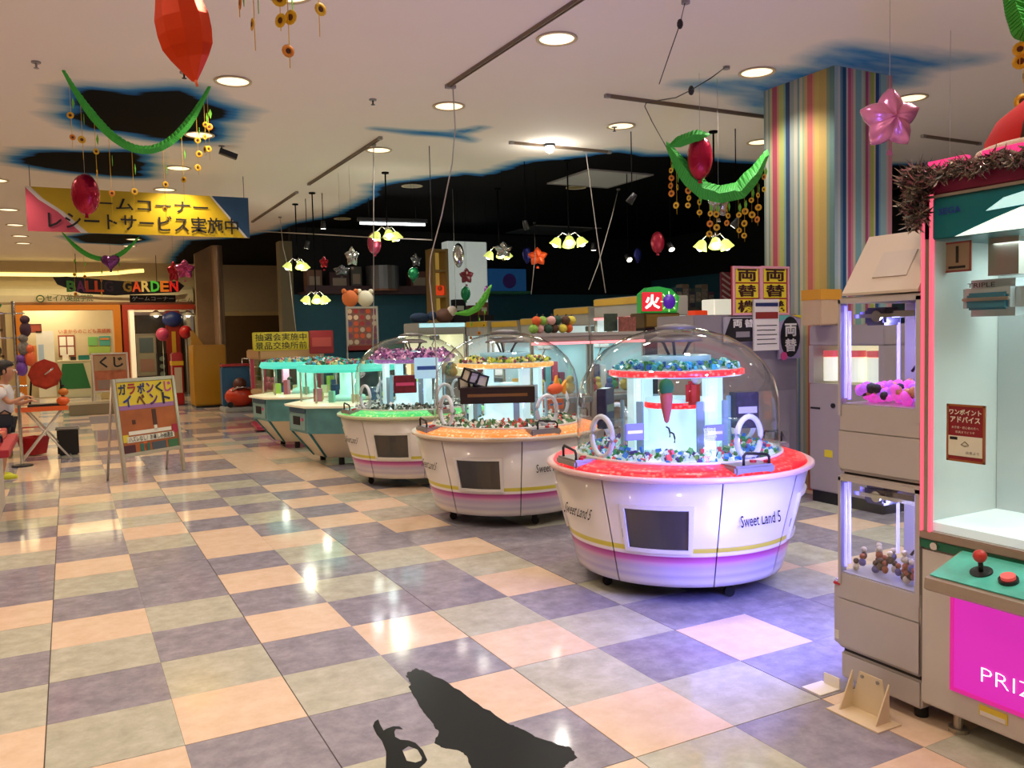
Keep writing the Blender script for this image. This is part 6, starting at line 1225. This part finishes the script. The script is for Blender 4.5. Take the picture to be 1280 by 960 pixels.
# ================================================================== FOIL BALLOONS
def foil(name, c, rough=.22, metal=.75): return mat(name, c, rough, metal, noise=.15, nscale=6)
def balloon(px, py, D, wpx, hpx, shape, m, label, yaw=0, tilt=0, roll=0, depth=.35, string=True, name='foil_balloon'):
    p = at(px, py, D); rw = wpx*D/FPX/2; rh = hpx*D/FPX/2
    t = thing(name, label, 'balloon', p, -TH+yaw)
    N = 60; K = 9; bm = bmesh.new()
    def R(a):
        if shape == 'star':
            k = (a-math.pi/2) % (2*math.pi/5); k = min(k, 2*math.pi/5-k)/(math.pi/5); return 1-.35*(k**.85)
        if shape == 'oval': return 1
        if shape == 'heart':
            x = a-math.pi/2; return .62+.38*abs(math.sin(x*.5)) if False else 1-.25*math.cos(min(abs((x+math.pi) % (2*math.pi)-math.pi), 1.2)*2.6)*(abs((x+math.pi) % (2*math.pi)-math.pi) < 1.2)
        if shape == 'drop': return 1+.18*max(0, math.cos(a+math.pi/2))**6
        return 1
    for s_ in (-1, 1):
        rings = []
        for k in range(K+1):
            u = k/K; ring = []
            for n in range(N):
                a = 2*math.pi*n/N; r_ = R(a); rr = u*r_; hx, hy = rr*math.cos(a), rr*math.sin(a)
                if shape == 'heart': hx, hy = u*math.sin(a)**3, u*(13*math.cos(a)-5*math.cos(2*a)-2*math.cos(3*a)-math.cos(4*a))/16
                pk = math.sqrt(max(0, 1-u**2.2)); wr = 1+.06*math.sin(n*5*2*math.pi/N*4+k)*u
                ring.append(bm.verts.new((hx*rw, s_*depth*min(rw, rh)*pk*wr*(.55+.45*r_), hy*rh)))
            rings.append(ring)
        for k in range(K):
            for n in range(N):
                q = [rings[k][n], rings[k][(n+1) % N], rings[k+1][(n+1) % N], rings[k+1][n]]
                f = bm.faces.new(q); f.smooth = shape != 'facet'
    bmesh.ops.remove_doubles(bm, verts=bm.verts, dist=.0004)
    o = MB(); o.bm.free(); o.bm = bm; e = o.build('foil_envelope', m, t, rot=(tilt, roll, 0))
    b = MB(); b.prism([(-.012, 0), (.012, 0), (.02, -.03), (-.02, -.03)], .006, 'y', (0, -.003, -rh*.98)); b.build('tail', m, t)
    if string: b = MB(); b.tube([(0, 0, rh*.95), (0, 0, H-p.z)], .0018 if D < 9 else .0012, 4); b.build('string', cabm if D < 9 else MATS['matt black'], t)
    return t
crim = foil('crimson foil', '#b8103a', .22, .45); pk_ = foil('pink foil', '#e88ab0', .25, .55); vio = foil('violet foil', '#8a4a9a'); sil = foil('silver foil', '#b8b8b4', .15, .95)
t_or = at(230, 36, 3.3)
# big orange balloon: pointed faceted envelope
t = thing('foil_balloon', 'large orange-red pointed foil balloon at the top left of the view', 'balloon', t_or, -TH)
b = MB(); prof = [(0, .215), (.04, .20), (.085, .13), (.108, .04), (.108, -.02), (.10, -.075), (.075, -.12), (.035, -.175), (.012, -.205), (0, -.21)]
b.lathe(prof, 9, smooth=False); bmesh.ops.scale(b.bm, vec=(1, .62, 1), verts=b.bm.verts[:]); b.build('foil_envelope', mat('orange red foil', '#d03a0a', .28, .35, emit='#ff4010', es=.06), t, rot=(0, -.16, 0))
b = MB(); b.tube([(.045, -.02, -.205), (.05, -.02, -.23)], .006, 5); b.build('tail', orange, t); b = MB(); b.tube([(-.03, 0, .2), (-.03, 0, H-t_or.z)], .002, 5); b.build('string', cabm, t)
balloon(107, 243, 8.2, 33, 52, 'oval', crim, 'crimson oval foil balloon in front of the yellow banner', depth=.9)
balloon(875, 197, 7.4, 32, 56, 'oval', crim, 'crimson oval foil balloon beside the green garland near the pillar', depth=.9)
balloon(468, 304, 12, 18, 28, 'oval', foil('rose foil', '#a83a58', .25, .5), 'rose oval foil balloon under the fluorescent tube', depth=.8)
balloon(822, 303, 11, 17, 27, 'oval', foil('dull red foil', '#b0203a', .3, .3), 'dull red oval foil balloon against the black ceiling', depth=.8)
balloon(1112, 149, 5.2, 78, 78, 'star', pk_, 'pink foil star balloon hanging beside the striped pillar', depth=.5)
balloon(672, 321, 11.5, 26, 24, 'star', mat('orange foil', '#d8501a', .35, .2, emit='#ff5010', es=.12), 'orange foil star balloon in the dark middle of the arcade', depth=.5)
balloon(583, 345, 13.5, 19, 21, 'star', foil('dark red foil', '#5a1020', .3, .5), 'dark red foil star balloon before the white display wall', depth=.4)
balloon(573, 318, 13.2, 14, 28, 'drop', sil, 'silver crescent-like foil balloon before the white display wall', depth=.3)
balloon(582, 367, 13.0, 12, 18, 'oval', foil('emerald foil', '#0f7a4a', .25, .4), 'green foil balloon below the dark red star', depth=.6)
balloon(440, 321, 11, 19, 26, 'star', sil, 'silver foil star balloon left of the fluorescent tube', yaw=.4, depth=.6)
balloon(427, 338, 11.5, 22, 14, 'star', foil('dark silver foil', '#6a6a70', .2, .9), 'dark silver star balloon below the silver star', yaw=.2, depth=.5)
balloon(405, 328, 13, 12, 16, 'star', foil('bright red foil', '#b01828', .25, .5), 'red foil star balloon at the left of the black ceiling', yaw=.3, depth=.5)
balloon(517, 342, 12, 14, 16, 'oval', foil('emerald foil', '#0f7a4a', .25, .4), 'emerald foil balloon on the dark back wall, left of the bent cable', depth=.7)
balloon(520, 325, 12.2, 15, 18, 'star', foil('dark silver foil', '#6a6a70', .2, .9), 'dark silver star balloon just above the emerald balloon', yaw=.5, depth=.5)
balloon(629, 312, 11.5, 26, 22, 'star', sil, 'silver foil star balloon above the blue canopy', yaw=.3, depth=.5)
balloon(609, 363, 14, 8, 12, 'oval', foil('lilac foil', '#b060b8', .25, .4), 'small lilac foil balloon left of the blue canopy', depth=.8)
balloon(659, 318, 12, 12, 18, 'drop', foil('navy foil', '#1a1f6a', .25, .6), 'navy foil balloon left of the orange star', depth=.5)
balloon(797, 318, 12, 10, 16, 'drop', foil('navy foil', '#1a1f6a', .25, .6), 'navy foil balloon left of the dull red oval', depth=.5)
balloon(138, 327, 14, 24, 22, 'heart', vio, 'violet foil heart balloon under the banner', depth=.6)
balloon(231, 337, 14.5, 26, 26, 'star', foil('magenta foil', '#c8508a'), 'magenta foil star balloon right of the red bow at the coloured sign', yaw=.4, depth=.6)
balloon(217, 340, 14.8, 17, 28, 'star', foil('bright red foil', '#b01828', .25, .5), 'red foil star balloon beside the magenta star', yaw=.7, depth=.4)
balloon(898, 256, 7.6, 30, 34, 'star', sil, 'silver foil star balloon among the paper sunflowers', yaw=.3, depth=.6)
balloon(1187, 207, 6.5, 22, 16, 'star', foil('purple foil star', '#7a3a8a'), 'purple foil star balloon just behind the crane game top', yaw=.5, depth=.4)
# ================================================================== PAPER GARLANDS WITH SUNFLOWERS
gp = mat('green tissue paper', '#3fae3c', .7, emit='#3fae3c', es=.04); gp2 = mat('light green tissue paper', '#6cc83c', .7); pet = mat('sunflower yellow', '#e8b81c', .6); ctr = mat('sunflower centre', '#5a2c0c', .7); orp = mat('paper orange', '#e08a1c', .6)
def sunflower(parent, loc, r=.03, m=pet, rot=0):
    b = MB(); b.lathe([(r*.42, -.002), (r, -.001), (r, .001), (r*.42, .002), (r*.42, -.002)], 12, rot=(math.pi/2, 0, rot)); o = b.build('petals', m, parent, loc)
    b = MB(); b.cyl((0, 0, 0), r*.42, .006, 10, (math.pi/2, 0, rot)); b.build('flower_centre', ctr, o)
    return o
def garland(pts, label, wid=.05, n=70, m=gp, streams=(), zig=.03, seed=1):
    P = [Vector(p) for p in pts]; t = thing('paper_garland', label, 'garland', P[0]); L = [(P[k+1]-P[k]).length for k in range(len(P)-1)]; tot = sum(L)
    def pos(u):
        s_ = u*tot
        for k, l in enumerate(L):
            if s_ <= l or k == len(L)-1: return P[k].lerp(P[k+1], min(1, s_/l))
            s_ -= l
    b = MB(); prev = None; view = (_R*1).normalized()
    for k in range(n):       # accordion of small leaf-shaped folds
        p = pos(k/(n-1))-P[0]; d = (pos(min(1, (k+1)/(n-1)))-pos(max(0, (k-1)/(n-1)))).normalized(); side = Vector((0, 0, 1)).cross(d).normalized(); up = d.cross(side).normalized()
        s_ = 1 if k % 2 else -1; e_ = min(1, .35+3*min(k, n-1-k)/n)
        a = [p+up*wid*e_+side*.01*s_, p+d*zig*.8+side*wid*e_, p-up*wid*e_, p-d*zig*.8-side*wid*e_]
        c = [v+d*.004 for v in a]; va = [b.bm.verts.new(v) for v in a]; vc = [b.bm.verts.new(v) for v in c]
        b.bm.faces.new(va); b.bm.faces.new(vc[::-1])
        if prev:
            for q in range(4): b.bm.faces.new([prev[q], prev[(q+1) % 4], va[(q+1) % 4], va[q]])
        prev = vc
    b.build('folded_paper', m, t)
    r_ = random.Random(seed)
    for (u, ln, nf) in streams:
        p = pos(u); s = MB(); s.tube([(0, 0, 0), (0, 0, -ln)], .0018, 4); so = s.build('streamer_thread', pet, t, p-P[0])
        for k in range(nf): sunflower(so, (r_.uniform(-.01, .01), 0, -ln*(.35+.65*(k+.5)/nf)), r_.uniform(.024, .032), orp if r_.random() < .2 else pet, -TH+r_.uniform(-1.1, 1.1))
        b = MB(); b.prism([(0, 0), (.018, -.04), (0, -.09), (-.012, -.04)], .003, 'y'); b.build('paper_leaf', gp2, so, (0.02, 0, -ln*.25), (0, 0, r_.uniform(0, 3)))
    return t
def sag(p, q, low, n=16):
    return [p.lerp(q, k/n)+Vector((0, 0, -low*(1-(2*k/n-1)**2))) for k in range(n+1)]
a, c = on_z(79, 88, H), on_z(262, 108, H)
garland(sag(a, c, .60), 'long green tissue garland hanging below the large torn-sky mural', .036, 90, gp, [(.05, .55, 2), (.14, .5, 1), (.24, .55, 2), (.33, .75, 1), (.45, .55, 1), (.6, .65, 2), (.72, .62, 1), (.85, .55, 3), (.93, .5, 3), (.97, .6, 2)], .02, 3)
a, c = at(79, 292, 14), at(172, 298, 14)
garland(sag(a, c, .38), 'green garland hanging behind the banner above the coloured name sign', .04, 50, gp, [(.15, 1.0, 2), (.3, .6, 1), (.5, .7, 2), (.7, .4, 1)], .05, 5)
a, c = at(837, 182, 7.4), at(962, 182, 7.9)
garland([at(*q, 7.5) for q in ((836, 183), (850, 205), (865, 225), (880, 238), (900, 243), (925, 238), (945, 215), (958, 192))], 'wide green honeycomb garland beside the striped pillar', .078, 56, gp, [(.03, .42, 4), (.1, .5, 2), (.25, .3, 3), (.36, .28, 2), (.45, .42, 3), (.5, .36, 2), (.58, .3, 3), (.66, .42, 2), (.72, .5, 3), (.8, .4, 2), (.87, .5, 3), (.97, .34, 2)], .06, 7)
garland([at(*q, 7.3) for q in ((838, 182), (852, 176), (868, 170), (884, 168))], 'short green tissue swag rising behind the crimson balloon near the pillar', .05, 22, gp, [], .04, 8)
garland([at(*q, 13) for q in ((570, 392), (585, 391), (597, 385), (606, 372), (613, 358))], 'light green garland before the white display wall', .05, 30, gp2, [(.3, .6, 1), (.5, .6, 1), (.7, .6, 1)], .04, 9)
t = [o for o in bpy.data.objects if o.name.startswith('paper_garland')][-1]; b = MB(); b.tube([(0, 0, 0), (0, 0, H-t.location.z)], .003, 4); b.build('thread', cabm, t)
garland([at(*q, 3.2) for q in ((1262, -30), (1270, 20), (1276, 40), (1292, 52))], 'green tissue garland end at the upper right border', .035, 24, gp, [(.75, .14, 2), (.85, .3, 2)], .02, 10)
# loose streamers at the top left (they belong to a garland above the frame)
garland([at(*q, 3.4) for q in ((180, -70), (215, -42), (270, -32), (340, -40), (420, -70))], 'green garland just above the top border with sunflower streamers hanging into view', .04, 40, gp, [(.13, .28, 3), (.24, .2, 1), (.5, .18, 1), (.57, .32, 1), (.7, .26, 2), (.74, .42, 2), (.9, .34, 1)], .02, 11)
# ================================================================== THE CHILD AT THE STALL
def skin_chain(bm, pts, rad, parent=None):
    sl_ = bm.verts.layers.skin.verify(); vs = []
    for p, r_ in zip(pts, rad):
        v = bm.verts.new(p); v[sl_].radius = (r_, r_); vs.append(v)
    if parent: bm.edges.new((parent, vs[0]))
    for a, c in zip(vs, vs[1:]): bm.edges.new((a, c))
    return vs
def skin_obj(name, build, m, parent, sub=2, loc=(0, 0, 0)):
    bm = bmesh.new(); sl_ = bm.verts.layers.skin.verify(); root = build(bm); root[sl_].use_root = True
    me = bpy.data.meshes.new(name); bm.to_mesh(me); bm.free(); o = bpy.data.objects.new(name, me); COL.objects.link(o)
    s_ = o.modifiers.new('skin', 'SKIN'); s_.use_smooth_shade = True; q = o.modifiers.new('sub', 'SUBSURF'); q.levels = q.render_levels = sub
    dg = bpy.context.evaluated_depsgraph_get(); dg.update(); m2_ = bpy.data.meshes.new_from_object(o.evaluated_get(dg)); bpy.data.objects.remove(o)
    m2_.materials.clear(); m2_.materials.append(m); m2_.name = name
    o = bpy.data.objects.new(name, m2_); COL.objects.link(o); o.parent = parent; o.location = loc; return o
skin_m = mat('skin', '#c08a68', .55); hairm = mat('dark hair', '#1a1210', .6, bump=.4, nscale=40); shirt = mat('white cotton shirt', '#d8d6d4', .85); shorts = mat('black shorts', '#141418', .8); shoe = mat('yellow green shoes', '#c8d020', .5)
pc = thing('person', 'child in white T-shirt, black shorts and yellow-green shoes standing at the stall, arm reaching out', 'person', (-.69, 10.93, 0), math.radians(-10))
def body(bm):     # faces +x; slight stoop, right arm stretched forward
    r = skin_chain(bm, [(0, 0, .70)], [.105]); root = r[0]
    sp_ = skin_chain(bm, [(.02, 0, .80), (.03, 0, .90), (.02, 0, 1.0), (.03, 0, 1.06), (.05, 0, 1.11)], [.095, .095, .10, .055, .042], root)
    skin_chain(bm, [(.075, 0, 1.155), (.08, 0, 1.22), (.07, 0, 1.29)], [.068, .085, .070], sp_[-1])
    for s_ in (-1, 1):
        skin_chain(bm, [(0, .065*s_, .66), (.015 if s_ < 0 else -.03, .075*s_, .50), (.03 if s_ < 0 else -.06, .078*s_, .36), (.0 if s_ < 0 else -.08, .08*s_, .22), (-.02 if s_ < 0 else -.10, .08*s_, .08), (.01 if s_ < 0 else -.07, .08*s_, .045), (.10 if s_ < 0 else .02, .085*s_, .03)], [.078, .068, .047, .048, .032, .035, .028], root)
        if s_ < 0: arm = [(.03, -.115, 1.03), (.05, -.155, .97), (.12, -.165, .87), (.20, -.15, .90), (.26, -.13, .93)]
        else: arm = [(.02, .115, 1.03), (.04, .15, .97), (.08, .165, .86), (.17, .15, .84), (.24, .13, .87)]
        h = skin_chain(bm, arm+[(arm[-1][0]+.035, arm[-1][1], arm[-1][2]+.005)], [.045, .038, .031, .026, .020, .024], sp_[2])
        palm = h[-1].co
        for q, (dy, ln) in enumerate(((-.024, .040), (-.009, .048), (.007, .045), (.022, .036))):
            skin_chain(bm, [(palm.x+.018, palm.y+dy, palm.z), (palm.x+.018+ln*.55, palm.y+dy*1.1, palm.z-.008), (palm.x+.018+ln, palm.y+dy*1.1, palm.z-.024)], [.0075, .007, .0055], h[-1])
        skin_chain(bm, [(palm.x-.002, palm.y-.028, palm.z+.006), (palm.x+.022, palm.y-.040, palm.z+.002)], [.009, .007], h[-2])
    return root
skin_obj('body', body, skin_m, pc)
def tee(bm):
    r = skin_chain(bm, [(.01, 0, .72)], [.125]); sp_ = skin_chain(bm, [(.02, 0, .84), (.03, 0, .94), (.025, 0, 1.02), (.035, 0, 1.065)], [.118, .116, .115, .062], r[0])
    for s_ in (-1, 1): skin_chain(bm, [(.03, .12*s_, 1.03), (.05, .165*s_, .965), (.075, .175*s_, .925)], [.062, .055, .05], sp_[2])
    return r[0]
skin_obj('t_shirt', tee, shirt, pc)
def sh_(bm):
    r = skin_chain(bm, [(0, 0, .70)], [.122])
    for s_ in (-1, 1): skin_chain(bm, [(0, .068*s_, .63), (.015 if s_ < 0 else -.03, .078*s_, .50), (.02 if s_ < 0 else -.045, .08*s_, .43)], [.10, .09, .082], r[0])
    return r[0]
skin_obj('shorts', sh_, shorts, pc)
b = MB(); b.sph((.055, 0, 1.255), .097, 18, (1.05, .98, 1.0)); hair = b.bm
for v in hair.verts[:]:
    if v.co.x > .10 and v.co.z < 1.27: v.co.x = .10-(v.co.x-.10)*.4
b.build('hair', hairm, pc)
for s_ in (-1, 1):
    b = MB(); b.sph((.155, .033*s_, 1.225), .011, 8); b.build('eye', white, pc); b = MB(); b.sph((.163, .033*s_, 1.225), .006, 8); b.build('pupil', dark, pc)
    b = MB(); b.sph((.07, .09*s_, 1.215), .022, 8, (.7, .4, 1.2)); b.build('ear', skin_m, pc)
    x_ = .05 if s_ < 0 else -.03
    b = MB(); b.sph((x_, .082*s_, .04), .05, 14, (1.9, .85, .8)); sv = b.bm
    for v in sv.verts:
        if v.co.z < .008: v.co.z = .004
    b.build('shoe', shoe, pc); b = MB(); b.box((x_, .082*s_, .010), (.17, .075, .018), None, .006); b.build('sole', white, pc)
b = MB(); b.sph((.170, 0, 1.205), .013, 8, (1, .8, 1.2)); b.build('nose', skin_m, pc); b = MB(); b.box((.158, 0, 1.172), (.006, .035, .006), None, .002); b.build('mouth', mat('lips', '#a05848', .5), pc)
b = MB(); b.tube([(.02, -.10, 1.05), (-.06, -.03, .92), (-.08, .04, .80), (.0, .13, .72)], .012, 6); b.build('shoulder_strap', dark, pc)
t = thing('shoulder_bag', 'small dark shoulder bag at the hip of the child', 'bag', (-.65, 10.78, .68)); b = MB(); b.box((0, 0, 0), (.16, .06, .14), None, .02); b.build('bag_body', mat('navy cloth bag', '#20242e', .8), t); b = MB(); b.tube([(-.06, 0, .07), (0, 0, .11), (.06, 0, .07)], .01, 6); b.build('handle', dark, t)
